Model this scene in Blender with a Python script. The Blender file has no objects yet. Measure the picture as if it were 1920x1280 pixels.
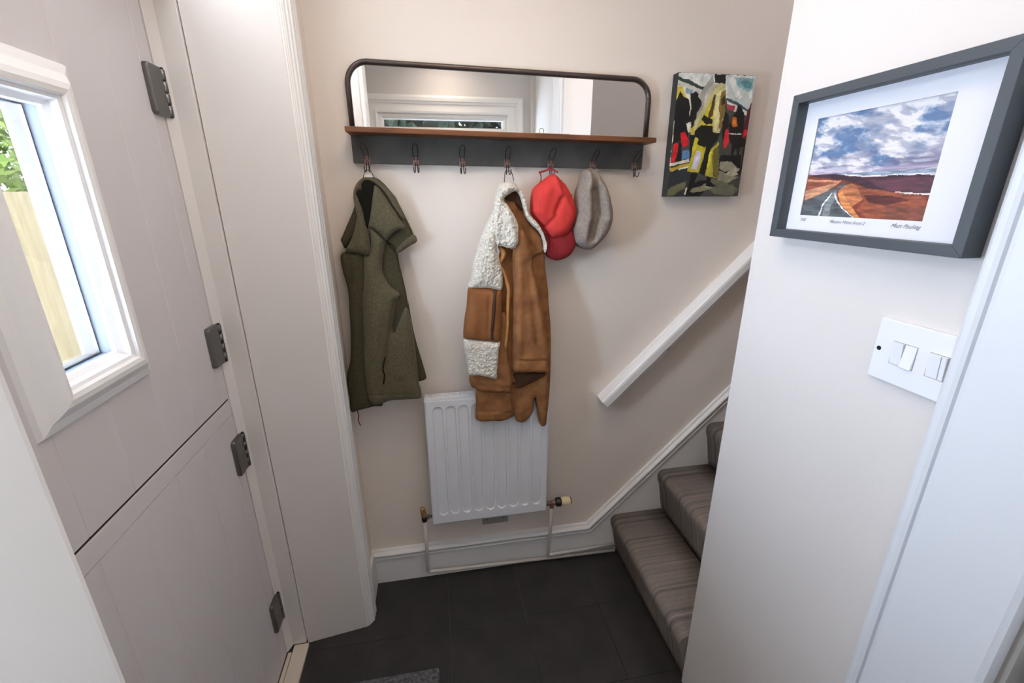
import bpy, bmesh, math, random
import numpy as np
from mathutils import Vector, Matrix, noise as mnoise, geometry as mgeo
random.seed(7)
SC = bpy.context.scene
COL = SC.collection

# ------------------------------------------------------------------ camera
CAMLOC = Vector((0.0, -1.6, 1.619))
yaw, pit, rol = -0.174185268, -0.320878880, -0.0040756550
F = Vector((-math.sin(yaw)*math.cos(pit), math.cos(yaw)*math.cos(pit), math.sin(pit)))
RT = Vector((math.cos(yaw), math.sin(yaw), 0)); UP = RT.cross(F)
RT2 = RT*math.cos(rol) + UP*math.sin(rol); UP2 = -RT*math.sin(rol) + UP*math.cos(rol)
cd = bpy.data.cameras.new('camera'); cam = bpy.data.objects.new('camera', cd); COL.objects.link(cam)
M = Matrix((( RT2.x, UP2.x, -F.x), (RT2.y, UP2.y, -F.y), (RT2.z, UP2.z, -F.z))).to_4x4()
M.translation = CAMLOC; cam.matrix_world = M
cd.sensor_width = 36; cd.lens = 826.486*36/1920; cd.clip_start = 0.02
SC.camera = cam

# ------------------------------------------------------------------ view, sky, lights
SC.view_settings.view_transform = 'Standard'; SC.view_settings.look = 'None'
SC.view_settings.gamma = 1; SC.view_settings.use_curve_mapping = False
SC.view_settings.exposure = 0.0
SKY = 2.4
w = bpy.data.worlds.new('sky'); SC.world = w; w.use_nodes = True
bg = w.node_tree.nodes['Background']
bg.inputs[0].default_value = (0.80, 0.90, 1.0, 1); bg.inputs[1].default_value = SKY

def area(name, loc, aim, sx, sy, power, col, portal=False, shape='RECTANGLE'):
    l = bpy.data.lights.new(name, 'AREA'); l.shape = shape; l.size = sx; l.size_y = sy
    l.energy = power; l.color = col
    o = bpy.data.objects.new(name, l); COL.objects.link(o); o.location = loc
    o.rotation_euler = (Vector(aim)-Vector(loc)).to_track_quat('-Z', 'Y').to_euler()
    if portal: l.cycles.is_portal = True
    return o
# daylight enters by the pane in the stable door and by the window behind the camera
area('door_pane_portal', (-0.70, -0.7375, 1.548), (1, -0.7375, 1.548), 0.17, 0.46, 1, (1, 1, 1), portal=True)
area('added_garden_lamp', (-1.66, -1.45, 1.50), (-0.6, -1.45, 1.50), 2.9, 1.15, 950.0, (0.60, 0.77, 1.0))  # added area lamp, strengthens the daylight through the door pane
area('added_fanlight_lamp', (-0.80, -0.72, 2.33), (0.5, -0.72, 2.0), 0.62, 0.22, 2.0, (0.80, 0.88, 1.0))  # added lamp outside the assumed fanlight, brightens the hall
area('window_daylight', (0.12, -1.93, 1.55), (0.12, 0, 1.25), 0.8, 0.95, 0.6, (0.80, 0.88, 1.0))
area('added_hall_fill', (0.2, -0.8, 2.5), (0.2, -0.8, 0), 0.45, 0.45, 5.2, (1.0, 0.74, 0.50))  # added warm fill overhead, no such lamp is known
area('added_rear_fill', (0.15, -1.75, 2.5), (0.15, -1.7, 0), 0.25, 0.25, 1.6, (1.0, 0.86, 0.72))  # added fill above the camera, an assumed source
area('added_stairwell_fill', (1.75, -0.3, 2.9), (1.4, -0.3, 0), 0.5, 0.4, 4.0, (0.95, 0.92, 1.0))  # added fill to brighten the stairs, source unseen

# ------------------------------------------------------------------ helpers
def srgb(h):
    if isinstance(h, str):
        h = [int(h[i:i+2], 16)/255 for i in (0, 2, 4)]
    return tuple((c/12.92 if c <= 0.04045 else ((c+0.055)/1.055)**2.4) for c in h)

def mat(name, col, rough=0.6, metal=0.0, var=0.0, vscale=8, bump=0.0, bscale=60, coat=0, col2=None, spec=0.5, stretch=None, detail=4, sheen=0):
    m = bpy.data.materials.new(name); m.use_nodes = True
    nt = m.node_tree; b = nt.nodes['Principled BSDF']
    c = srgb(col)
    b.inputs['Base Color'].default_value = (*c, 1)
    b.inputs['Roughness'].default_value = rough; b.inputs['Metallic'].default_value = metal
    b.inputs['Specular IOR Level'].default_value = spec
    if coat: b.inputs['Coat Weight'].default_value = coat
    if sheen: b.inputs['Sheen Weight'].default_value = sheen
    tc = nt.nodes.new('ShaderNodeTexCoord'); mp = nt.nodes.new('ShaderNodeMapping')
    nt.links.new(tc.outputs['Object'], mp.inputs[0])
    if stretch: mp.inputs['Scale'].default_value = stretch
    if var or col2:
        n = nt.nodes.new('ShaderNodeTexNoise'); n.inputs['Scale'].default_value = vscale; n.inputs['Detail'].default_value = detail
        nt.links.new(mp.outputs[0], n.inputs['Vector'])
        r = nt.nodes.new('ShaderNodeValToRGB')
        r.color_ramp.elements[0].position = 0.32; r.color_ramp.elements[1].position = 0.68
        a = srgb(col2) if col2 else tuple(x*(1-var) for x in c)
        bcol = c if col2 else tuple(min(1, x*(1+var)) for x in c)
        r.color_ramp.elements[0].color = (*a, 1); r.color_ramp.elements[1].color = (*bcol, 1)
        nt.links.new(n.outputs[0], r.inputs[0]); nt.links.new(r.outputs[0], b.inputs['Base Color'])
    if bump:
        n2 = nt.nodes.new('ShaderNodeTexNoise'); n2.inputs['Scale'].default_value = bscale; n2.inputs['Detail'].default_value = 3
        nt.links.new(mp.outputs[0], n2.inputs['Vector'])
        bp = nt.nodes.new('ShaderNodeBump'); bp.inputs['Strength'].default_value = bump; bp.inputs['Distance'].default_value = 0.002
        nt.links.new(n2.outputs[0], bp.inputs['Height']); nt.links.new(bp.outputs[0], b.inputs['Normal'])
    return m

def glassmat(name, tint=(1, 1, 1), refl=0.08):
    m = bpy.data.materials.new(name); m.use_nodes = True; nt = m.node_tree; nt.nodes.clear()
    o = nt.nodes.new('ShaderNodeOutputMaterial'); mix = nt.nodes.new('ShaderNodeMixShader')
    t = nt.nodes.new('ShaderNodeBsdfTransparent'); g = nt.nodes.new('ShaderNodeBsdfGlossy')
    lw = nt.nodes.new('ShaderNodeLayerWeight'); lw.inputs[0].default_value = .5
    pw = nt.nodes.new('ShaderNodeMath'); pw.operation = 'POWER'; pw.inputs[1].default_value = 5
    fr = nt.nodes.new('ShaderNodeMath'); fr.operation = 'MULTIPLY_ADD'; fr.inputs[1].default_value = refl*9; fr.inputs[2].default_value = refl*.5
    nt.links.new(lw.outputs['Facing'], pw.inputs[0]); nt.links.new(pw.outputs[0], fr.inputs[0])
    g.inputs['Roughness'].default_value = 0.02; t.inputs[0].default_value = (*tint, 1)
    nt.links.new(fr.outputs[0], mix.inputs[0]); nt.links.new(t.outputs[0], mix.inputs[1]); nt.links.new(g.outputs[0], mix.inputs[2])
    nt.links.new(mix.outputs[0], o.inputs[0]); return m

MT = {
 'wall': mat('wall_paint', 'e9ddd1', .85, var=.012, vscale=3, bump=.12, bscale=220, spec=.2),
 'wall_r': mat('wall_paint_pale', 'dcd6d2', .85, bump=.12, bscale=220, spec=.2),
 'ceil': mat('ceiling_paint', 'ece8e2', .9, spec=.2),
 'gloss': mat('white_gloss_paint', 'ebe8e4', .35, bump=.05, bscale=90),
 'lining': mat('white_lining_paint', 'ded6cf', .45, bump=.06, bscale=60),
 'door': mat('door_paint', 'cfc8c6', .5, bump=.10, bscale=140, stretch=(1, 6, .6)),
 'pvc': mat('white_bead', 'f0eeee', .3),
 'gap': mat('dark_gap', '1c1815', .9),
 'gapwall': mat('grey_paint_and_shade', 'a29c94', .7),
 'grout': mat('dark_grout', '4a4743', .9, var=.2, vscale=30),
 'slate': mat('slate_tile', '353331', .5, col2='2a2928', vscale=9, bump=.25, bscale=70, spec=.35),
 'sill': mat('pale_threshold', 'd3c3b2', .45),
 'rad': mat('radiator_enamel', 'e6e7ea', .32),
 'steel': mat('brushed_nickel', '767472', .28, metal=1),
 'darkmetal': mat('dark_hinge_gap', '1b1b1b', .5, metal=.6),
 'iron': mat('blackened_iron', '52504c', .5, metal=.2, col2='413f3c', vscale=14, bump=.12, bscale=120),
 'tube': mat('bronze_tube', '5a4f4a', .35, metal=.8, var=.15, vscale=10),
 'bracket': mat('rusty_plate', '82695f', .5, metal=.5, var=.2, vscale=60),
 'wire': mat('hook_wire', '38332f', .35, metal=.8),
 'wood': mat('walnut_wood', '7d4a26', .42, col2='4e2d19', vscale=7, stretch=(1, 9, 9), bump=.1, bscale=60),
 'copperpaint': mat('painted_pipe', 'cfc9c2', .4),
 'brass': mat('old_brass', 'b09060', .4, metal=.6, var=.2, vscale=60),
 'cream': mat('cream_cap', 'e2cfa4', .45),
 'blackpl': mat('black_plastic', '161719', .35),
 'switch': mat('switch_plastic', 'e9eaf0', .3),
 'frame': mat('charcoal_frame', '464b50', .5, bump=.1, bscale=200, stretch=(1, 1, 6)),
 'mat': mat('white_mount', 'e4e4ea', .8),
 'ink': mat('pencil_ink', '77777f', .8),
 'canvas': mat('canvas_edge', '2c2e2e', .7),
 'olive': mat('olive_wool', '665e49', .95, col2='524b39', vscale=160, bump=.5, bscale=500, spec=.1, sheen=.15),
 'dark': mat('olive_wool_shaded', '514b39', .95, col2='433e2f', vscale=160, bump=.5, bscale=500, spec=.1),  # darker copy of the olive wool, shade put into the colour
 'black': mat('black_lining', '1d1c17', .95, spec=.1),
 'brown': mat('tan_canvas', '9c6c44', .85, col2='7c5235', vscale=22, bump=.6, bscale=400, spec=.15),
 'tan': mat('tan_edge', 'b88550', .85, var=.1, vscale=60, bump=.3, bscale=300, spec=.15),
 'leather': mat('brown_pocket', '915f38', .8, col2='7d4f2c', vscale=20, bump=.3, bscale=300, spec=.2),
 'darkbrown': mat('brown_lining_and_shade', '4a3324', .9, spec=.1),
 'sherpa': mat('cream_fleece', 'ebe5d8', .95, col2='b3ab9c', vscale=210, bump=.6, bscale=380, spec=.1, sheen=.2),
 'red': mat('red_cotton', 'cf3f3a', .8, var=.06, vscale=25, bump=.3, bscale=350, spec=.2),
 'darkred': mat('red_peak', '8e292d', .75, var=.05, vscale=25, bump=.3, bscale=350, spec=.2),
 'wool': mat('grey_wool', '9a8e84', .95, col2='857a71', vscale=130, bump=.5, bscale=420, spec=.1),
 'cord': mat('dark_cord', '4a4038', .8),
 'redcord': mat('red_strap', '8c2f33', .8),
 'label': mat('woven_label', 'dcd9d2', .9),
 'zip': mat('zip_metal', '4a4238', .4, metal=.7),
 'glass': glassmat('pane'),
 'glasslow': glassmat('picture_pane', refl=.015),
 'fence': mat('cream_fence', 'a8997a', .8, col2='968769', vscale=5, stretch=(1, 9, .6), bump=.2),
 'fencegrey': mat('grey_post', '6f7484', .8),
 'leaf': mat('leaf_green', 'b4c470', .7, col2='86a34c', vscale=6),
 'leafdark': mat('leaf_dark', '2e3d28', .8, col2='1c2a1c', vscale=2),
 'paving': mat('paving', '9a948a', .9, var=.1),
 'render': mat('exterior_wall', '9a9ca2', .9),
 'outer': mat('outer_bead_grey', '57514c', .9, spec=.03),
 'cavity': mat('cavity_grey', '54565c', .9, spec=.03),
 'gloss_cool_lit': mat('white_gloss_cool_lit', 'dddfe3', .35, bump=.05, bscale=90),  # white gloss with the cool light on it put into the colour
 'matgrey': mat('doormat_pile', '6b6a6c', .95, col2='37373a', vscale=90, bump=.6, bscale=300),
 'carton': mat('straw', 'd9c9a8', .8),
}
m = bpy.data.materials.new('mirror_glass'); m.use_nodes = True
b = m.node_tree.nodes['Principled BSDF']; b.inputs['Metallic'].default_value = 1; b.inputs['Roughness'].default_value = 0.015
b.inputs['Base Color'].default_value = (.93, .93, .92, 1); MT['mirror'] = m
# striped stair carpet: stripes run along the flight, so the pattern varies only with y
m = bpy.data.materials.new('striped_carpet'); m.use_nodes = True; nt = m.node_tree; b = nt.nodes['Principled BSDF']
b.inputs['Roughness'].default_value = .95; b.inputs['Specular IOR Level'].default_value = .1
tc = nt.nodes.new('ShaderNodeTexCoord'); mp = nt.nodes.new('ShaderNodeMapping'); mp.inputs['Scale'].default_value = (.6, 60, .6)
n = nt.nodes.new('ShaderNodeTexNoise'); n.inputs['Scale'].default_value = 1.0; n.inputs['Detail'].default_value = 6
r = nt.nodes.new('ShaderNodeValToRGB'); cr = r.color_ramp
cr.elements[0].position = .30; cr.elements[0].color = (*srgb('6b6562'), 1)
cr.elements[1].position = .72; cr.elements[1].color = (*srgb('bfb3ad'), 1)
for p, c in ((.44, '7f7772'), (.5, '94897f'), (.56, '877e79'), (.63, '98897f')):
    e = cr.elements.new(p); e.color = (*srgb(c), 1)
nt.links.new(tc.outputs['Object'], mp.inputs[0]); nt.links.new(mp.outputs[0], n.inputs['Vector']); nt.links.new(n.outputs[0], r.inputs[0])
n3 = nt.nodes.new('ShaderNodeTexNoise'); n3.inputs['Scale'].default_value = 420; nt.links.new(tc.outputs['Object'], n3.inputs['Vector'])
mx = nt.nodes.new('ShaderNodeMix'); mx.data_type = 'RGBA'; mx.blend_type = 'OVERLAY'; mx.inputs[0].default_value = .35
nt.links.new(r.outputs[0], mx.inputs[6]); nt.links.new(n3.outputs[0], mx.inputs[7]); nt.links.new(mx.outputs[2], b.inputs['Base Color'])
bp = nt.nodes.new('ShaderNodeBump'); bp.inputs['Strength'].default_value = .5; bp.inputs['Distance'].default_value = .003
nt.links.new(n3.outputs[0], bp.inputs['Height']); nt.links.new(bp.outputs[0], b.inputs['Normal'])
MT['carpet'] = m

def link(name, me, m=None, parent=None, smooth=False):
    if m is not None: me.materials.append(MT[m] if isinstance(m, str) else m)
    o = bpy.data.objects.new(name, me); COL.objects.link(o)
    if smooth:
        for p in me.polygons: p.use_smooth = True
    if parent is not None: o.parent = parent
    return o

def bm_obj(name, bm, m, parent=None, smooth=False, off=(0, 0, 0)):
    """links a bmesh given in world space; the object's origin goes to off"""
    me = bpy.data.meshes.new(name)
    o3 = Vector(off)
    if parent is not None: pw = parent_off(parent)
    else: pw = Vector((0, 0, 0))
    for v in bm.verts: v.co -= (o3 + pw) if parent is None else (pw + o3)
    bm.to_mesh(me); bm.free()
    o = link(name, me, m, parent, smooth); o.location = o3
    return o

def parent_off(p):
    v = Vector((0, 0, 0))
    while p is not None:
        v += p.location; p = p.parent
    return v

def thing(name, label, cat, loc, group=None, kind=None):
    o = bpy.data.objects.new(name, None); COL.objects.link(o); o.location = loc; o.empty_display_size = .05
    tag(o, label, cat, group, kind); return o

def tag(o, label=None, cat=None, group=None, kind=None):
    if label: o['label'] = label
    if cat: o['category'] = cat
    if group: o['group'] = group
    if kind: o['kind'] = kind
    return o

def box_bm(x0, x1, y0, y1, z0, z1, bev=0, seg=2, bm=None):
    b = bmesh.new()
    bmesh.ops.create_cube(b, size=1)
    for v in b.verts:
        v.co = Vector((x0+(v.co.x+.5)*(x1-x0), y0+(v.co.y+.5)*(y1-y0), z0+(v.co.z+.5)*(z1-z0)))
    if bev: bmesh.ops.bevel(b, geom=list(b.edges), offset=bev, segments=seg, profile=.5, affect='EDGES')
    if bm is not None:
        me = bpy.data.meshes.new('t'); b.to_mesh(me); b.free(); bm.from_mesh(me); bpy.data.meshes.remove(me); return bm
    return b

def box(name, x0, x1, y0, y1, z0, z1, m, parent=None, bev=0, seg=2, off=(0, 0, 0)):
    return bm_obj(name, box_bm(x0, x1, y0, y1, z0, z1, bev, seg), m, parent, off=off)

def extrude_poly(pts, axis, a0, a1, bev=0):
    """polygon pts in the plane normal to axis, extruded a0..a1"""
    def P(p, a):
        return {'x': (a, p[0], p[1]), 'y': (p[0], a, p[1]), 'z': (p[0], p[1], a)}[axis]
    b = bmesh.new()
    A = [b.verts.new(P(p, a0)) for p in pts]; B = [b.verts.new(P(p, a1)) for p in pts]
    b.faces.new(A); b.faces.new(B[::-1])
    for i in range(len(pts)):
        j = (i+1) % len(pts); b.faces.new((A[i], B[i], B[j], A[j]))
    bmesh.ops.recalc_face_normals(b, faces=b.faces)
    if bev: bmesh.ops.bevel(b, geom=list(b.edges), offset=bev, segments=2, profile=.5, affect='EDGES')
    return b

def tube_bm(pts, r, n=8, bm=None, caps=True, closed=False):
    b = bm or bmesh.new(); pts = [Vector(p) for p in pts]; rings = []
    N = len(pts); prev = None
    for i, p in enumerate(pts):
        if closed: d = pts[(i+1) % N]-pts[i-1]
        else: d = (pts[min(i+1, N-1)]-pts[max(i-1, 0)])
        d.normalize()
        if prev is None:
            u = d.orthogonal().normalized()
        else:
            u = (prev - d*prev.dot(d)).normalized()
        prev = u; v = d.cross(u)
        rr = r[i] if isinstance(r, (list, tuple)) else r
        rings.append([b.verts.new(p + (u*math.cos(2*math.pi*k/n)+v*math.sin(2*math.pi*k/n))*rr) for k in range(n)])
    for i in range(N if closed else N-1):
        A, B = rings[i], rings[(i+1) % N]
        for k in range(n): b.faces.new((A[k], A[(k+1) % n], B[(k+1) % n], B[k]))
    if caps and not closed:
        b.faces.new(rings[0][::-1]); b.faces.new(rings[-1])
    bmesh.ops.recalc_face_normals(b, faces=b.faces)
    return b

def curve_pts(pts, n=8, closed=False):
    """Catmull-Rom through pts"""
    P = [np.array(p, float) for p in pts]; out = []; N = len(P)
    for i in range(N if closed else N-1):
        p0 = P[i-1] if (closed or i > 0) else 2*P[0]-P[1]
        p1 = P[i]; p2 = P[(i+1) % N]
        p3 = P[(i+2) % N] if (closed or i+2 < N) else 2*P[-1]-P[-2]
        for k in range(n):
            t = k/n
            out.append(.5*((2*p1)+(-p0+p2)*t+(2*p0-5*p1+4*p2-p3)*t*t+(-p0+3*p1-3*p2+p3)*t**3))
    if not closed: out.append(P[-1])
    return out

def lathe_bm(prof, c, axis, n=20, bm=None):
    """prof [(along, radius)] around axis vector from point c"""
    a = Vector(axis).normalized(); u = a.orthogonal().normalized(); v = a.cross(u); c = Vector(c)
    b = bm or bmesh.new(); R = []
    for t, r in prof:
        R.append([b.verts.new(c+a*t+(u*math.cos(2*math.pi*k/n)+v*math.sin(2*math.pi*k/n))*max(r, 1e-5)) for k in range(n)])
    for A, B in zip(R, R[1:]):
        for k in range(n): b.faces.new((A[k], A[(k+1) % n], B[(k+1) % n], B[k]))
    b.faces.new(R[0][::-1]); b.faces.new(R[-1])
    bmesh.ops.recalc_face_normals(b, faces=b.faces); return b

def sweep_path(path, section, y0=0):
    """path: (x,z) polyline in the back-wall plane (y=y0); section: [(n, d)] n = drop below the path line, d = how far proud of the wall"""
    b = bmesh.new(); R = []
    P = [Vector(p) for p in path]
    for i, p in enumerate(P):
        d0 = (P[i]-P[i-1]).normalized() if i > 0 else (P[1]-P[0]).normalized()
        d1 = (P[i+1]-P[i]).normalized() if i < len(P)-1 else d0
        n0 = Vector((d0.y, -d0.x)); n1 = Vector((d1.y, -d1.x))
        nn = (n0+n1); nn = nn/ (nn.dot(n0))
        R.append([b.verts.new((p.x+nn.x*s, y0-d, p.y+nn.y*s)) for s, d in section])
    k = len(section)
    for A, B in zip(R, R[1:]):
        for j in range(k):
            b.faces.new((A[j], A[(j+1) % k], B[(j+1) % k], B[j]))
    b.faces.new(R[0]); b.faces.new(R[-1][::-1])
    bmesh.ops.recalc_face_normals(b, faces=b.faces); return b

def struct(o, label=None):
    o['kind'] = 'structure'
    if label: o['label'] = label
    return o
# ================================================================== the shell
XL, XR = -.335, .77
struct(box('wall_back', -.9, 2.9, 0, .12, -.05, 3.4, 'wall'))
# left wall: a thick return beside the recessed stable door, lintel above, far and near piers
wl = bmesh.new()
box_bm(-.74, XL, -.215, .0, 0, 3.2, bm=wl)
box_bm(-.74, XL, -1.45, -1.238, 0, 3.2, bm=wl)
box_bm(-.74, XL, -1.238, -.215, 2.50, 3.2, bm=wl)
box_bm(-.95, -.74, -2.1, -1.19, 0, 3.2, bm=wl)
box_bm(-.95, -.74, -.26, .0, 0, 3.2, bm=wl)
box_bm(-.95, -.74, -1.19, -.26, 2.50, 3.2, bm=wl)
struct(bm_obj('wall_left', wl, 'wall'))
# right wall: picture wall, then a doorway, then the stairs' near wall running off to the right
wr = bmesh.new()
box_bm(XR, XR+.11, -1.275, -.627, 0, 3.2, bm=wr)
box_bm(XR+.11, 2.9, -.737, -.627, 0, 3.4, bm=wr)
box_bm(XR, XR+.11, -1.96, -1.275, 2.56, 3.2, bm=wr)
box_bm(XR, XR+.11, -2.1, -1.96, 0, 3.2, bm=wr)
struct(bm_obj('wall_right', wr, 'wall_r'))
struct(box('wall_stair_end', 2.9, 3.0, -.737, .12, 0, 3.4, 'wall'))
# wall behind the camera with its window opening
WX0, WX1, WZ0, WZ1 = -.33, .60, 1.02, 2.175
wb = bmesh.new()
box_bm(-.95, WX0, -2.12, -2.0, 0, 3.2, bm=wb); box_bm(WX1, XR+.11, -2.12, -2.0, 0, 3.2, bm=wb)
box_bm(WX0, WX1, -2.12, -2.0, 0, WZ0, bm=wb); box_bm(WX0, WX1, -2.12, -2.0, WZ1, 3.2, bm=wb)
struct(bm_obj('wall_front', wb, 'wall_r'))
struct(box('ceiling', -.95, XR+.11, -2.12, .0, 2.56, 2.66, 'ceil'))
struct(box('ceiling_stairwell', XR+.11, 3.0, -.74, .12, 3.3, 3.4, 'ceil'))

# floor: grout bed with slate tiles as parts
fl = struct(box('floor', -.95, 3.0, -2.12, .12, -.06, -.004, 'grout'))
G = .305; tiles = {}
xs = [-.935+G*k for k in range(6)]; ys = [-.285-G*k for k in range(-1, 6)]
k = 0
for i, x in enumerate(xs):
    for j, y in enumerate(ys):
        x0, x1 = max(x, -.61), min(x+G, XR+.10); y1, y0 = min(y, 0.0), max(y-G, -2.0)
        if x1-x0 < .02 or y1-y0 < .02: continue
        if x1 < XL+.02 and y0 > -.22: continue
        g = .0016
        t = box('slate_tile', x0+g, x1-g, y0+g, y1-g, -.0045, random.uniform(-.0006, .0004), 'slate', fl, bev=.0012, seg=1)
        k += 1

# skirting on the back wall, rising with the stairs
path = [(XL, .171), (.628, .171), (2.2, 1.77)]
bb = bmesh.new()
B0 = extrude_poly([(XL, 0), (XL, .165), (.63, .165), (2.2, 1.76), (2.2, 0)], 'y', -.014, 0)
bk = struct(bm_obj('baseboard_back', B0, 'gloss'))
def halfround(n0, n1, d0, d1, k=8):
    c = (n0+n1)/2; r = (n1-n0)/2
    return [(c-r*math.cos(math.pi*t/k), d0+(d1-d0)*math.sin(math.pi*t/k)) for t in range(k+1)]
mould = [(-.002, 0), (-.002, .013), (.001, .0145), (.003, .012)] + halfround(.004, .025, .014, .030) + [(.027, .015), (.031, .013)] + halfround(.032, .042, .014, .024, 6) + [(.043, .0125), (.043, 0)]
bm_obj('moulding', sweep_path(path, mould), 'gloss', bk, smooth=False)
bl = struct(box('baseboard_left', XL, XL+.012, -.138, -.014, 0, .171, 'gloss', bev=.002))

# architraves on the left wall (vertical fluted profile swept round the doorway)
def arch_profile(w):
    return [(0, -.010), (0, -.005), (.004, -.002), (.005, .003), (.010, .006), (.0115, .010), (.018, .0125), (.020, .0165), (.033, .0185), (.035, .015), (.038, .015),
            (.040, .0185), (.050, .0195), (.052, .016), (.055, .016), (.057, .0195), (w-.011, .020), (w-.008, .0165), (w-.004, .0155), (w-.001, .012), (w, 0)]
def architrave(name, yin, sgn, w, m='gloss', xwall=XL, face=1):
    pts = [(xwall+face*d, yin+sgn*n) for n, d in arch_profile(w)]
    return struct(bm_obj(name, extrude_poly(pts, 'z', 0, 2.54), m))
a1 = architrave('trim_1', -.217, 1, .079)
a2 = struct(bm_obj('trim_2', extrude_poly([(XL, -1.233), (XL+.010, -1.233), (XL+.0155, -1.236), (XL+.018, -1.243), (XL+.018, -1.36), (XL+.014, -1.366), (XL, -1.366)], 'z', 0, 2.54), 'gloss'))
hb = bmesh.new()
A = [hb.verts.new((XL+d, -1.233, 2.46+n)) for n, d in arch_profile(.079)]
B = [hb.verts.new((XL+d, -.217, 2.46+n)) for n, d in arch_profile(.079)]
for i in range(len(A)):
    j = (i+1) % len(A); hb.faces.new((A[i], B[i], B[j], A[j]))
bmesh.ops.recalc_face_normals(hb, faces=hb.faces)
struct(bm_obj('trim_3', hb, 'gloss'))
# splayed linings of the door recess
struct(bm_obj('trim_4', extrude_poly([(-.5565, -.2475), (-.344, -.2182), (-.344, -.21), (-.5565, -.21)], 'z', 0, 2.50), 'lining'))
struct(bm_obj('trim_5', extrude_poly([(-.56, -1.19), (-.344, -1.233), (-.344, -1.24), (-.56, -1.24)], 'z', 0, 2.50), 'lining'))
# door frame (jambs with rebate)
jb = bmesh.new()
box_bm(-.74, -.559, -.256, -.21, 0.013, 2.50, bev=.0015, bm=jb); t_ = extrude_poly([(-.74, -.2845), (-.619, -.2845), (-.606, -.256), (-.74, -.256)], 'z', 0.013, 2.50); me_ = bpy.data.meshes.new('t'); t_.to_mesh(me_); t_.free(); jb.from_mesh(me_)
box_bm(-.74, -.559, -1.24, -1.165, 0.013, 2.50, bev=.0015, bm=jb); box_bm(-.74, -.606, -1.165, -1.135, 0.013, 2.50, bev=.0015, bm=jb)
box_bm(-.74, -.559, -1.165, -.256, 2.09, 2.16, bev=.0015, bm=jb); box_bm(-.74, -.559, -1.165, -.256, 2.46, 2.50, bev=.0015, bm=jb)
struct(bm_obj('trim_6', jb, 'lining'))
th = struct(box('trim_7', -.602, -.55, -1.2, -.256, -.004, .012, 'sill', bev=.003))
box('draught_strip', -.617, -.604, -1.13, -.283, .0, .010, 'sill', th, bev=.001)

# ================================================================== stable door (two leaves)
XD = -.62; TH = .045
WY0, WY1, WZb, WZt = -.822, -.653, 1.318, 1.777
GR = [-.3385, -.467, -.597, -.727, -.857, -.987]       # the V grooves
def plank_face(name, y0, y1, z0, z1, parent, hole=None):
    v = .0016
    def prof(a, b): return [(XD-TH, a), (XD-v*.9, a), (XD, a+v), (XD, b-v), (XD-v*.9, b), (XD-TH, b)]
    zs = [(z0, z1)] if hole is None else [(z0, hole[0]), (hole[1], z1)]
    return bm_obj(name, extrude_poly(prof(y0, y1), 'z', *zs[0]), 'door', parent) if hole is None else None
def build_leaf(parent, z0, z1, rail_top, window=False):
    ed = [-.2885] + GR + [-1.128]
    for a, b in zip(ed[1:], ed[:-1]):
        lo, hi = z0, z1
        if rail_top: hi = z1-.047
        if window and a < WY1-.0 and b > WY0:
            # plank crosses the light: stop it above and below, and keep any side remainder
            segs = [(a, b, lo, WZb), (a, b, WZt, hi)]
            if a < WY0: segs.append((a, WY0, WZb, WZt))
            if b > WY1: segs.append((WY1, b, WZb, WZt))
            bmj = bmesh.new()
            for (p, q, r0, r1) in segs:
                v = .0016
                va = v if p == a else 0; vb = v if q == b else 0
                pr = [(XD-TH, p), (XD-va*.9, p), (XD, p+va+1e-5), (XD, q-vb-1e-5), (XD-vb*.9, q), (XD-TH, q)]
                t = extrude_poly(pr, 'z', r0, r1); me = bpy.data.meshes.new('t'); t.to_mesh(me); t.free(); bmj.from_mesh(me); bpy.data.meshes.remove(me)
            bm_obj('plank', bmj, 'door', parent)
        else:
            plank_face('plank', a, b, lo, hi, parent)
    if rail_top:
        box('top_rail', XD-TH, XD, -1.128, -.2885, z1-.046, z1, 'door', parent, bev=.0018)
d1 = thing('door_1', 'upper leaf of white boarded stable door with a small glazed light', 'door', (XD, -.2885, 1.054), kind='structure')
build_leaf(d1, 1.054, 2.085, False, True)
d2 = thing('door_2', 'lower leaf of white boarded stable door', 'door', (XD, -.2885, .014), kind='structure')
build_leaf(d2, .014, 1.047, True)
# moulding round the light: mitred frame with an ogee section
def ring_frame(name, y0, y1, z0, z1, section, m, parent):
    """section [(out, x)] : out = distance outward from the opening, x world"""
    b = bmesh.new(); R = []
    for (cy, cz, sy, sz) in ((y0, z0, -1, -1), (y1, z0, 1, -1), (y1, z1, 1, 1), (y0, z1, -1, 1)):
        R.append([b.verts.new((x, cy+sy*o, cz+sz*o)) for o, x in section])
    k = len(section)
    for i in range(4):
        A, B = R[i], R[(i+1) % 4]
        for j in range(k): b.faces.new((A[j], A[(j+1) % k], B[(j+1) % k], B[j]))
    bmesh.ops.recalc_face_normals(b, faces=b.faces)
    return bm_obj(name, b, m, parent)
og = [(.062, XD), (.058, XD+.007), (.050, XD+.010), (.042, XD+.012), (.033, XD+.020), (.024, XD+.027), (.014, XD+.029), (.006, XD+.027), (.003, XD+.022), (.003, XD-.001)]
ring_frame('window_moulding', WY0, WY1, WZb, WZt, og, 'gloss', d1)
ring_frame('glazing_bead', WY0, WY1, WZb, WZt, [(.003, XD+.020), (-.003, XD+.018), (-.006, XD+.008), (-.014, XD+.0), (-.016, XD-.006), (.003, XD-.006)], 'pvc', d1)
ring_frame('cavity_edge', WY0, WY1, WZb, WZt, [(-.012, XD-.006), (-.012, XD-.028), (.004, XD-.028), (.004, XD-.006)], 'cavity', d1)
ring_frame('glass_spacer', WY0, WY1, WZb, WZt, [(-.0145, XD-.028), (-.0145, XD-.034), (.004, XD-.034), (.004, XD-.028)], 'blackpl', d1)
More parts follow.
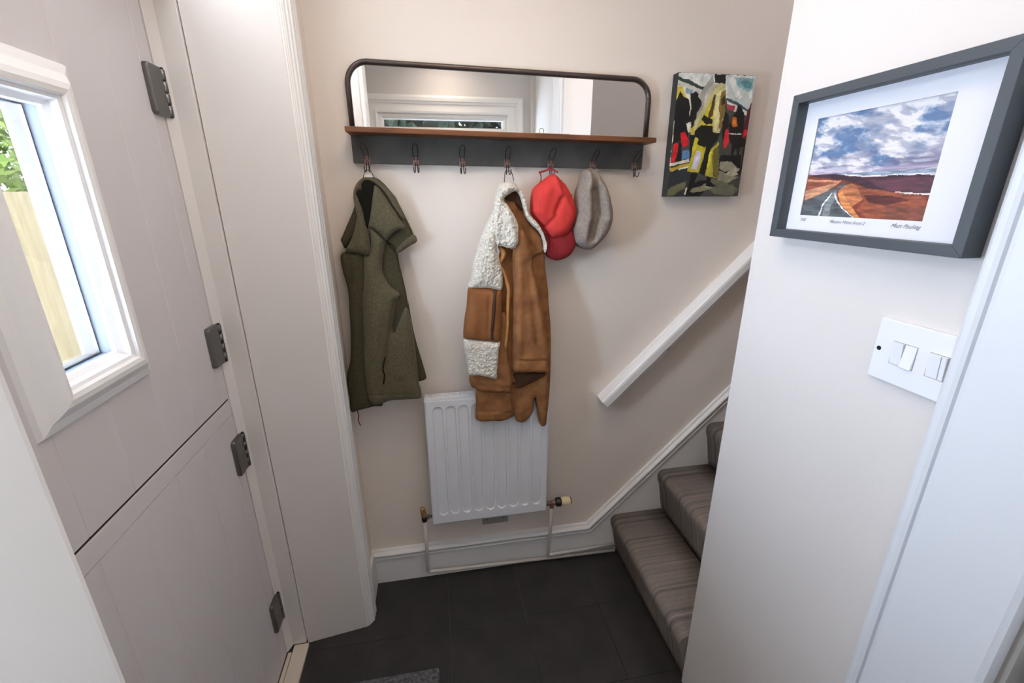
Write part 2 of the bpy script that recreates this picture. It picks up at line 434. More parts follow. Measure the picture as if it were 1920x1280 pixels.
ring_frame('outer_bead', WY0, WY1, WZb, WZt, [(-.011, XD-.034), (-.010, XD-.060), (-.004, XD-.066), (.03, XD-.066), (.03, XD-.046), (.004, XD-.046), (.004, XD-.034)], 'outer', d1)
gb = box('glass_pane', XD-.010, XD-.006, WY0+.001, WY1-.001, WZb+.001, WZt-.001, 'glass', d1)
box('glass_pane', XD-.0320, XD-.0300, WY0+.001, WY1-.001, WZb+.001, WZt-.001, 'glass', d1)

# unseen fanlight added over the door to let in more light
fan = thing('added_window_2', 'added unseen fanlight over the stable door', 'window', (XD, -.71, 2.16), kind='structure')
ring_frame('added_fanlight_sash', -1.165, -.256, 2.16, 2.46, [(0, XD-.03), (0, XD+.01), (-.025, XD+.01), (-.030, XD), (-.030, XD-.03)], 'gloss', fan)
box('glass_pane', XD-.014, XD-.010, -1.16, -.26, 2.17, 2.45, 'glass', fan)
box('dark_gap_strip', XD-.040, XD-.004, -.2890, -.2840, 1.056, 2.085, 'gap', d1)  # added dark strips: block light leaks and paint the shade in the gaps
box('dark_gap_strip', XD-.040, XD-.004, -.2890, -.2840, .014, 1.040, 'gap', d2)
box('split_gap_strip', XD-.042, XD-.003, -1.128, -.2885, 1.0465, 1.0545, 'gap', d2)
# hinges
def hinge(parent, z0, z1):
    yc = -.2870
    bm_ = bmesh.new()
    # wrapped leaf: a rounded-corner plate lying over the gap with a raised near edge
    h = z1-z0; r = .009
    pts = []
    for (cy, cz, a0) in ((-.305+r, z0+r, 180), (-.305+r, z1-r, 90)):
        for k in range(7):
            a = math.radians(a0 + (90*k/6 if a0 == 180 else 90-90*k/6)) if a0 == 180 else math.radians(180-90*k/6)
            pts.append((cy+r*math.cos(a), cz + r*math.sin(a) if a0 != 180 else cz - r*math.sin(math.radians(90*k/6)) ))
    pts = []
    for k in range(7):
        a = math.radians(270-90*k/6); pts.append((-.338+r+r*math.cos(a), z0+r+r*math.sin(a)))
    for k in range(7):
        a = math.radians(180-90*k/6); pts.append((-.338+r+r*math.cos(a), z1-r+r*math.sin(a)))
    pts += [(-.281, z1), (-.281, z0)]
    b_ = extrude_poly([(p[0], p[1]) for p in pts], 'x', XD, XD+.012)
    bmesh.ops.bevel(b_, geom=[e for e in b_.edges if all(abs(v.co.x-XD-.012) < 1e-5 for v in e.verts)], offset=.005, segments=3, profile=.5, affect='EDGES')
    hg = bm_obj('hinge', b_, 'steel', parent, smooth=False)
    n = 4; L = (h-.004)/n
    for k in range(n):
        za = z0+.002+k*L
        kb = lathe_bm([(0, .0055), (.0008, .0066), (L-.0025, .0066), (L-.0017, .0055)], (XD+.0085, -.2745, za), (0, 0, 1), 14)
        bm_obj('knuckle', kb, 'steel', hg, smooth=True)
    bm_obj('hinge_pin', lathe_bm([(0, .0045), (h, .0045)], (XD+.0085, -.2745, z0), (0, 0, 1), 10), 'darkmetal', hg)
hinge(d1, 1.801, 1.909); hinge(d1, 1.163, 1.278); hinge(d2, .812, .930); hinge(d2, .170, .290)

# ================================================================== outside the door
gnd = struct(box('ground', -9, -.95, -9, 9, -.12, -.06, 'paving'))
fe = thing('garden_fence', 'cream painted timber fence seen through the door pane', 'fence', (-1.78, .8, -.06))
for k in range(-10, 8):
    y0 = .70+k*.262
    if k == 0: y1 = .955
    else: y1 = y0+.257
    box('board', -1.80, -1.775, y0, y1, -.06, 1.640+random.uniform(-.006, .006) if k == 0 else 1.60+random.uniform(-.01, .01), 'fence', fe, bev=.002)
box('post', -1.90, -1.81, .60, .70, -.06, 1.62, 'fencegrey', fe, bev=.003)
box('fence_rail', -1.82, -1.80, -2.0, 2.6, .3, .38, 'fencegrey', fe); box('fence_rail', -1.82, -1.80, -2.0, 2.6, 1.2, 1.28, 'fencegrey', fe)
def shrub(name, label, cat, c, rad, n, m, leaf=.05, group=None):
    t = thing(name, label, cat, (c[0], c[1], -.06), group)
    bm_obj('stem', tube_bm([(c[0], c[1], -.06), (c[0]+.03, c[1], c[2]*.5), (c[0], c[1]+.02, c[2])], [.05, .04, .02], 8), 'wood', t)
    rnd = random.Random(len(name)*31+n)
    V = []; Fc = []
    for i in range(n):
        while True:
            d = Vector((rnd.uniform(-1, 1), rnd.uniform(-1, 1), rnd.uniform(-1, 1)))
            if .55 < d.length < 1: break
        p = Vector((c[0]+d.x*rad[0], c[1]+d.y*rad[1], c[2]+d.z*rad[2]))
        u = Vector((rnd.gauss(0, 1), rnd.gauss(0, 1), rnd.gauss(0, 1))).normalized(); v = u.orthogonal().normalized()
        s = leaf*rnd.uniform(.6, 1.3); q = len(V)
        V += [p-u*s, p-v*s*.45, p+u*s, p+v*s*.45]; Fc.append((q, q+1, q+2, q+3))
    o3 = Vector((c[0], c[1], -.06))
    me = bpy.data.meshes.new('foliage'); me.from_pydata([tuple(x-o3) for x in V], [], Fc)
    f = link('foliage', me, m, t); f['kind'] = 'stuff'
    return t
shrub('garden_shrub', 'bright green shrub rising above the fence outside', 'shrub', (-2.7, 1.75, 1.75), (.55, 1.2, .75), 12000, 'leaf', leaf=.032)
# trees outside the window behind the camera, seen only in the mirror
shrub('dark_tree', 'dark green tree behind the far window, reflected in the wall mirror', 'tree', (.1, -6.0, 3.2), (2.6, 1.2, 2.8), 9000, 'leafdark', leaf=.16)

# unseen roof and walls added to keep sky light off the far window
pr_ = bmesh.new(); box_bm(-2.2, 2.6, -4.3, -2.12, 2.75, 2.9, bm=pr_); box_bm(-2.2, -2.05, -4.3, -2.12, -.12, 2.75, bm=pr_); box_bm(2.45, 2.6, -4.3, -2.12, -.12, 2.75, bm=pr_)
box_bm(.95, 2.6, -2.13, -2.10, -.12, 3.4, bm=pr_)
struct(bm_obj('sky_blocker', pr_, 'render'))
# ================================================================== window behind the camera (mirror shows its top)
win = thing('window_1', 'white framed window behind the camera', 'window', ((WX0+WX1)/2, -2.0, WZ0), kind='structure')
def xz_ring(name, x0, x1, z0, z1, section, m, parent):
    b = bmesh.new(); R = []
    for (cx, cz, sx, sz) in ((x0, z0, -1, -1), (x1, z0, 1, -1), (x1, z1, 1, 1), (x0, z1, -1, 1)):
        R.append([b.verts.new((cx+sx*o, y, cz+sz*o)) for o, y in section])
    k = len(section)
    for i in range(4):
        A, B = R[i], R[(i+1) % 4]
        for j in range(k): b.faces.new((A[j], A[(j+1) % k], B[(j+1) % k], B[j]))
    bmesh.ops.recalc_face_normals(b, faces=b.faces)
    return bm_obj(name, b, m, parent)
xz_ring('window_casing', WX0, WX1, WZ0, WZ1, [(.0, -2.0), (0, -1.975), (.012, -1.972), (.012, -1.978), (.055, -1.980), (.060, -1.970), (.072, -1.968), (.076, -1.960), (.098, -1.958), (.112, -1.965), (.112, -2.0)], 'gloss', win)
xz_ring('window_sash', WX0, WX1, WZ0, WZ1, [(0, -2.03), (0, -2.0), (-.02, -2.0), (-.035, -2.01), (-.038, -2.04), (0, -2.04)], 'gloss', win)
box('transom_rail', WX0, WX1, -2.045, -1.995, 2.045, 2.085, 'gloss', win, bev=.004)
box('glass_pane', WX0, WX1, -2.030, -2.026, WZ0, WZ1, 'glass', win)

# ================================================================== doorway in the right wall, nearest the camera
# wide flat architrave with a rounded outer edge
ar = [(XR, -1.102), (XR-.010, -1.1025), (XR-.015, -1.1055), (XR-.0175, -1.110), (XR-.0175, -1.118), (XR-.015, -1.1235), (XR-.010, -1.1255), (XR-.010, -1.1285),
      (XR-.0195, -1.132), (XR-.021, -1.138), (XR-.021, -1.266), (XR-.017, -1.273), (XR, -1.275)]
struct(bm_obj('trim_8', extrude_poly(ar, 'z', 0, 2.55), 'gloss_cool_lit'))
struct(box('trim_9', XR+.0, XR+.11, -1.285, -1.275, 0, 2.55, 'gapwall'))  # grey colour stands in for the shade on this lining
dr = thing('door_3', 'white painted inner door in the right-hand doorway', 'door', (XR+.035, -1.3, .005), kind='structure')
box('door_leaf', XR+.030, XR+.070, -1.955, -1.300, .005, 2.55, 'gloss', dr, bev=.003)
box('latch_block', XR+.012, XR+.030, -1.345, -1.300, .86, 1.004, 'gloss', dr, bev=.002)
lp = box('latch_plate', XR+.0105, XR+.0125, -1.338, -1.306, .885, .972, 'darkmetal', dr, bev=.0006)
bm_obj('screw', lathe_bm([(0, .0035), (.0012, .003)], (XR+.0105, -1.322, .962), (-1, 0, 0), 10), 'steel', lp)

# ================================================================== stairs
st = thing('staircase', 'carpeted staircase with grey-brown striped pile climbing right', 'stairs', (.78, -.32, 0))
NX = [.742+.2127*k for k in range(8)]; NZ = [.208+.2175*k for k in range(8)]
for k in range(8):
    zb = 0 if k == 0 else NZ[k-1]
    xn, zn = NX[k], NZ[k]; xr = xn+.040
    pts = [(xr, zb), (xr-.010, zb+.04), (xn+.012, zn-.075), (xn+.002, zn-.050)]
    for q in range(9):
        a = math.radians(180-90*q/8 + (0))
        pts.append((xn+.030+.030*math.cos(a), zn-.030+.030*math.sin(a)))
    pts += [(xn+.15, zn+.001), (xn+.2127+.036, zn), (xn+.2127+.036, zb)]
    b_ = extrude_poly(pts, 'y', -.624, -.015)
    o = bm_obj('step', b_, 'carpet', st)
    if k < 3:
        for p in o.data.polygons: p.use_smooth = len(p.vertices) == 4

# ================================================================== handrail
hr = thing('handrail', 'white painted wooden handrail sloping up the wall beside the stairs', 'handrail', (.66, 0, .80))
sec = [(0, .022), (-.003, .030), (0, .062), (.004, .068), (.012, .070), (.034, .070), (.038, .066), (.039, .034), (.049, .034), (.050, .050), (.058, .050), (.062, .044), (.063, .0), (.006, .0), (.006, .016)]
sec = [(n, d) for n, d in sec]
bm_obj('rail', sweep_path([(.640, .820), (2.35, 2.545)], [(n, d) for n, d in sec]), 'gloss', hr)
rc = Vector((.915, 0, .965+.070))
hbk = bm_obj('rail_bracket', tube_bm(curve_pts([(.930, -.002, 1.020), (.925, -.030, 1.015), (.918, -.050, 1.024), (.912, -.056, 1.045)], 5), .006, 10), 'gloss', hr, smooth=True)
bm_obj('bracket_rose', lathe_bm([(0, .018), (.004, .018), (.007, .012)], (.930, -.001, 1.020), (0, -1, 0), 18), 'gloss', hbk, smooth=True)
bm_obj('rail_clip', box_bm(.898, .924, -.066, -.044, 1.038, 1.046, .002), 'gloss', hbk)

# ================================================================== radiator
rd = thing('radiator', 'white ribbed panel radiator fixed under the coats', 'radiator', (.172, -.07, .345))
x0, x1, z0, z1 = -.063, .408, .345, .902; yf = -.100
pitch = (x1-x0-.042)/9.0; nx, nz = 421, 90
V = []; Fc = []
XS = np.linspace(x0, x1, nx); ZS = np.concatenate([np.linspace(z0, z0+.08, 28), np.linspace(z0+.09, z1-.09, 6), np.linspace(z1-.08, z1, 28)])
nz = len(ZS)
for z in ZS:
    for x in XS:
        # raised rounded flutes between narrow troughs
        u = (x-x0-.021)/pitch; fr = u-math.floor(u)
        inside = 0 <= u <= 9
        d = 0
        if inside:
            # trough centred in each pitch
            dx = abs(fr-.5)*pitch
            zt0, zt1 = z0+.045, z1-.030
            rr = .0186
            if z < zt0+rr: dd = math.hypot(dx, zt0+rr-z)
            elif z > zt1-rr: dd = math.hypot(dx, z-(zt1-rr))
            else: dd = dx
            t = max(0, min(1, (dd-.0162)/(rr-.0162))); t = t*t*(3-2*t)
            d = -.019*(1-t)
        e = min(x-x0, x1-x, z-z0, z1-z)
        if e < .006: d -= .006*(1-math.sqrt(max(0, 1-(1-e/.006)**2)))
        V.append((x-.172, yf-d*1.0+.07, z-.345))
for j in range(nz-1):
    for i in range(nx-1):
        a = j*nx+i; Fc.append((a, a+1, a+nx+1, a+nx))
me = bpy.data.meshes.new('front_panel'); me.from_pydata(V, [], Fc); link('front_panel', me, 'rad', rd, smooth=True)
box('rim', x0, x1, -.0945, -.088, z0, z1, 'rad', rd, bev=.003)
box('convector_box', x0+.01, x1-.01, -.088, -.040, z0+.02, z1-.012, 'rad', rd, bev=.003)
tg = bmesh.new()
box_bm(x0-.002, x1+.002, -.099, -.094, z1-.004, z1+.004, bm=tg); box_bm(x0-.002, x1+.002, -.042, -.037, z1-.012, z1-.002, bm=tg)
for k in range(24): box_bm(x0+.004+k*.0196, x0+.008+k*.0196, -.094, -.040, z1-.009, z1-.002, bm=tg)
box_bm(x0, x1, -.096, -.04, z1-.013, z1-.010, bm=tg)
bm_obj('top_grille', tg, 'rad', rd)
for xs_ in (x0-.002, x1-.001): box('side_cover', xs_, xs_+.003, -.096, -.040, z0+.01, z1, 'rad', rd, bev=.001)
for xb in (x0+.08, x1-.08): box('wall_bracket', xb-.015, xb+.015, -.041, -.001, z0+.1, z1-.1, 'rad', rd, bev=.002)
# left lockshield valve
lv = bm_obj('lockshield_valve', lathe_bm([(0, .008), (.004, .012), (.020, .012), (.024, .009)], (-.099, -.07, .345), (0, 0, 1), 18), 'blackpl', rd, smooth=True)
bm_obj('valve_tail', lathe_bm([(0, .006), (.012, .006), (.013, .010), (.020, .010), (.021, .006), (.036, .006)], (-.099, -.07, .366), (1, 0, 0), 8), 'steel', lv)
bm_obj('valve_cap', lathe_bm([(0, .010), (.003, .0125), (.034, .0110), (.040, .0095), (.043, .004)], (-.099, -.07, .372), (-.12, 0, 1), 18), 'brass', lv, smooth=False)
# right thermostatic valve
rv = bm_obj('valve_body', lathe_bm([(0, .008), (.003, .011), (.018, .011), (.019, .0085), (.030, .0085), (.031, .012), (.045, .012)], (.409, -.07, .360), (1, 0, 0), 10), 'bracket', rd)
bm_obj('valve_elbow', lathe_bm([(0, .007), (.002, .010), (.014, .010), (.016, .008), (.026, .008)], (.440, -.07, .335), (0, 0, 1), 12), 'bracket', rv, smooth=False)
hb_ = bm_obj('valve_collar', lathe_bm([(0, .013), (.003, .0185), (.014, .020), (.020, .0205), (.024, .018)], (.456, -.07, .361), (1, 0, 0), 24), 'blackpl', rd, smooth=False)
tb = bmesh.new()
for k in range(1): lathe_bm([(0, .0175), (.004, .019), (.034, .0165), (.040, .0155)], (.481, -.07, .361), (1, 0, 0), 24, bm=tb)
for k in range(14):
    a = 2*math.pi*k/14; c_ = Vector((.485, -.07+.0178*math.cos(a), .361+.0178*math.sin(a))); c2_ = Vector((.517, -.07+.0163*math.cos(a), .361+.0163*math.sin(a)))
    tube_bm([c_, c2_], .0013, 5, bm=tb)
tv = bm_obj('thermostat_cap', tb, 'cream', rd)
bm_obj('cap_end', lathe_bm([(0, .0155), (.003, .0155), (.005, .012)], (.521, -.07, .361), (1, 0, 0), 24), 'blackpl', rd, smooth=False)

# pipework
def pipe(name, label, pts, r=.0075):
    o = bm_obj(name, tube_bm(pts, r, 14), 'copperpaint', smooth=True, off=pts[0])
    tag(o, label, 'pipe', 'painted radiator pipes'); return o
def bend(pts, r=.014, n=5):
    P = [Vector(p) for p in pts]; out = [P[0]]
    for i in range(1, len(P)-1):
        a = (P[i-1]-P[i]).normalized(); b = (P[i+1]-P[i]).normalized()
        for k in range(n+1):
            t = k/n; p0 = P[i]+a*r; p2 = P[i]+b*r
            out.append(p0*(1-t)**2+P[i]*2*t*(1-t)+p2*t*t)
    out.append(P[-1]); return [tuple(p) for p in out]
pipe('radiator_pipe', 'thin white pipe dropping from the left valve and running along the floor edge', bend([(-.099, -.070, .346), (-.099, -.066, .20), (-.101, -.036, .046), (.768, -.030, .012)], .010))
pipe('radiator_pipe', 'white pipe dropping from the right valve then turning towards the stairs', bend([(.440, -.070, .336), (.440, -.060, .20), (.440, -.036, .046), (.768, -.026, .044)], .010))
pc = bpy.data.objects['radiator_pipe']

# small grey outlet plate low behind the radiator
ol = thing('wall_plate', 'small grey plate on the wall just below the radiator', 'plate', (.20, 0, .255))
box('cover', .145, .26, -.006, -.0005, .235, .285, 'gapwall', ol, bev=.002)
for xx in (.165, .24): bm_obj('screw', lathe_bm([(0, .003), (.001, .0025)], (xx, -.006, .26), (0, -1, 0), 8), 'darkmetal', ol)

# ================================================================== coat rack with mirror
rk = thing('coat_rack', 'long iron coat rack with arched mirror, wooden shelf and seven wire hooks', 'coat rack', (.26, 0, 1.71))
def tilt(x): return -.0145*(x+.233)/.98      # the rack hangs a touch lower on the right
b_ = extrude_poly([(-.233, 1.717), (.750, 1.7030), (.750, 1.789), (-.233, 1.803)], 'y', -.022, -.004, bev=.0015)
bm_obj('back_plate', b_, 'iron', rk)
b_ = extrude_poly([(-.236, 1.799), (.756, 1.783), (.756, 1.798), (-.236, 1.814)], 'y', -.102, -.004, bev=.0015)
sh = bm_obj('shelf', b_, 'wood', rk)
# tube frame
fr_ = []
xa, xb_, zt = -.226, .757, 2.000
R_ = .062
fr_.append((xa, -.016, 1.812))
for k in range(9):
    a = math.radians(180-90*k/8); fr_.append((xa+R_+R_*math.cos(a), -.016, zt-R_+.003+R_*math.sin(a)))
for k in range(9):
    a = math.radians(90-90*k/8); fr_.append((xb_-R_+R_*math.cos(a), -.016, zt-R_-.014+R_*math.sin(a)))
fr_.append((xb_, -.016, 1.797))
bm_obj('mirror_frame', tube_bm(fr_, .0082, 14), 'tube', rk, smooth=True)
mp_ = [(p[0], p[2]) for p in fr_]
bm_obj('mirror_glass', extrude_poly(mp_, 'y', -.014, -.008), 'mirror', rk)
b_ = extrude_poly([(xa, 1.8125), (xb_, 1.7980), (xb_, 1.8010), (xa, 1.8155)], 'y', -.020, -.008)
bm_obj('mirror_base_strip', b_, 'tube', rk)
# hooks
HX = [-.190, -.037, .113, .264, .414, .566, .720]
def make_hook(x, lean=0.0):
    zc = 1.7245+tilt(x)+.002
    plate = bm_obj('hook', box_bm(x-.0105, x+.0105, -.0255, -.0215, zc-.014, zc+.013, .0012), 'bracket', rk, off=Vector((x, -.0235, zc))-Vector(rk.location))
    bm_obj('rivet', lathe_bm([(0, .0045), (.002, .0042), (.0035, .002)], (x, -.0255, zc+.002), (0, -1, 0), 12), 'bracket', plate, smooth=True)
    up = [(x-.0055, -.0265, zc+.004), (x-.0085+lean*.3, -.032, zc+.022), (x-.008+lean, -.048, zc+.040), (x-.004+lean, -.058, zc+.0475), (x+.001+lean, -.060, zc+.049),
          (x+.006+lean, -.057, zc+.047), (x+.0085+lean, -.047, zc+.039), (x+.0075+lean*.3, -.031, zc+.020), (x+.0055, -.0265, zc+.004)]
    bm_obj('upper_wire', tube_bm(curve_pts(up, 4), .0014, 6), 'wire', plate, smooth=True)
    lb = bmesh.new()
    for s in (-1, 1):
        lo = [(x+s*.0035, -.0265, zc-.004), (x+s*.0035, -.027, zc-.020), (x+s*.0042, -.033, zc-.031), (x+s*.0062, -.041, zc-.035), (x+s*.0080, -.047, zc-.028), (x+s*.0082, -.048, zc-.018)]
        tube_bm(curve_pts(lo, 4), .0015, 6, bm=lb)
    bm_obj('lower_wires', lb, 'wire', plate, smooth=True)
    return zc
for i, x in enumerate(HX): make_hook(x, -.006 if i == 0 else (0.0 if i < 4 else .004))
# ring and straw on the shelf
rp = [(.364+.0075*math.cos(a), -.092+.0012*math.sin(a), 1.8130+.0075*math.sin(a)) for a in [2*math.pi*k/20 for k in range(20)]]
o = bm_obj('key_ring', tube_bm(rp, .0009, 6, closed=True), 'steel', smooth=True, off=(.364, -.092, 1.812)); tag(o, 'small wire split ring standing on the wooden shelf', 'ring')
o = bm_obj('straw', tube_bm([(.335, -.094, 1.8062), (.456, -.094, 1.8045)], .0012, 6), 'carton', off=(.335, -.094, 1.806)); tag(o, 'thin pale stick lying along the shelf edge by the ring', 'stick')

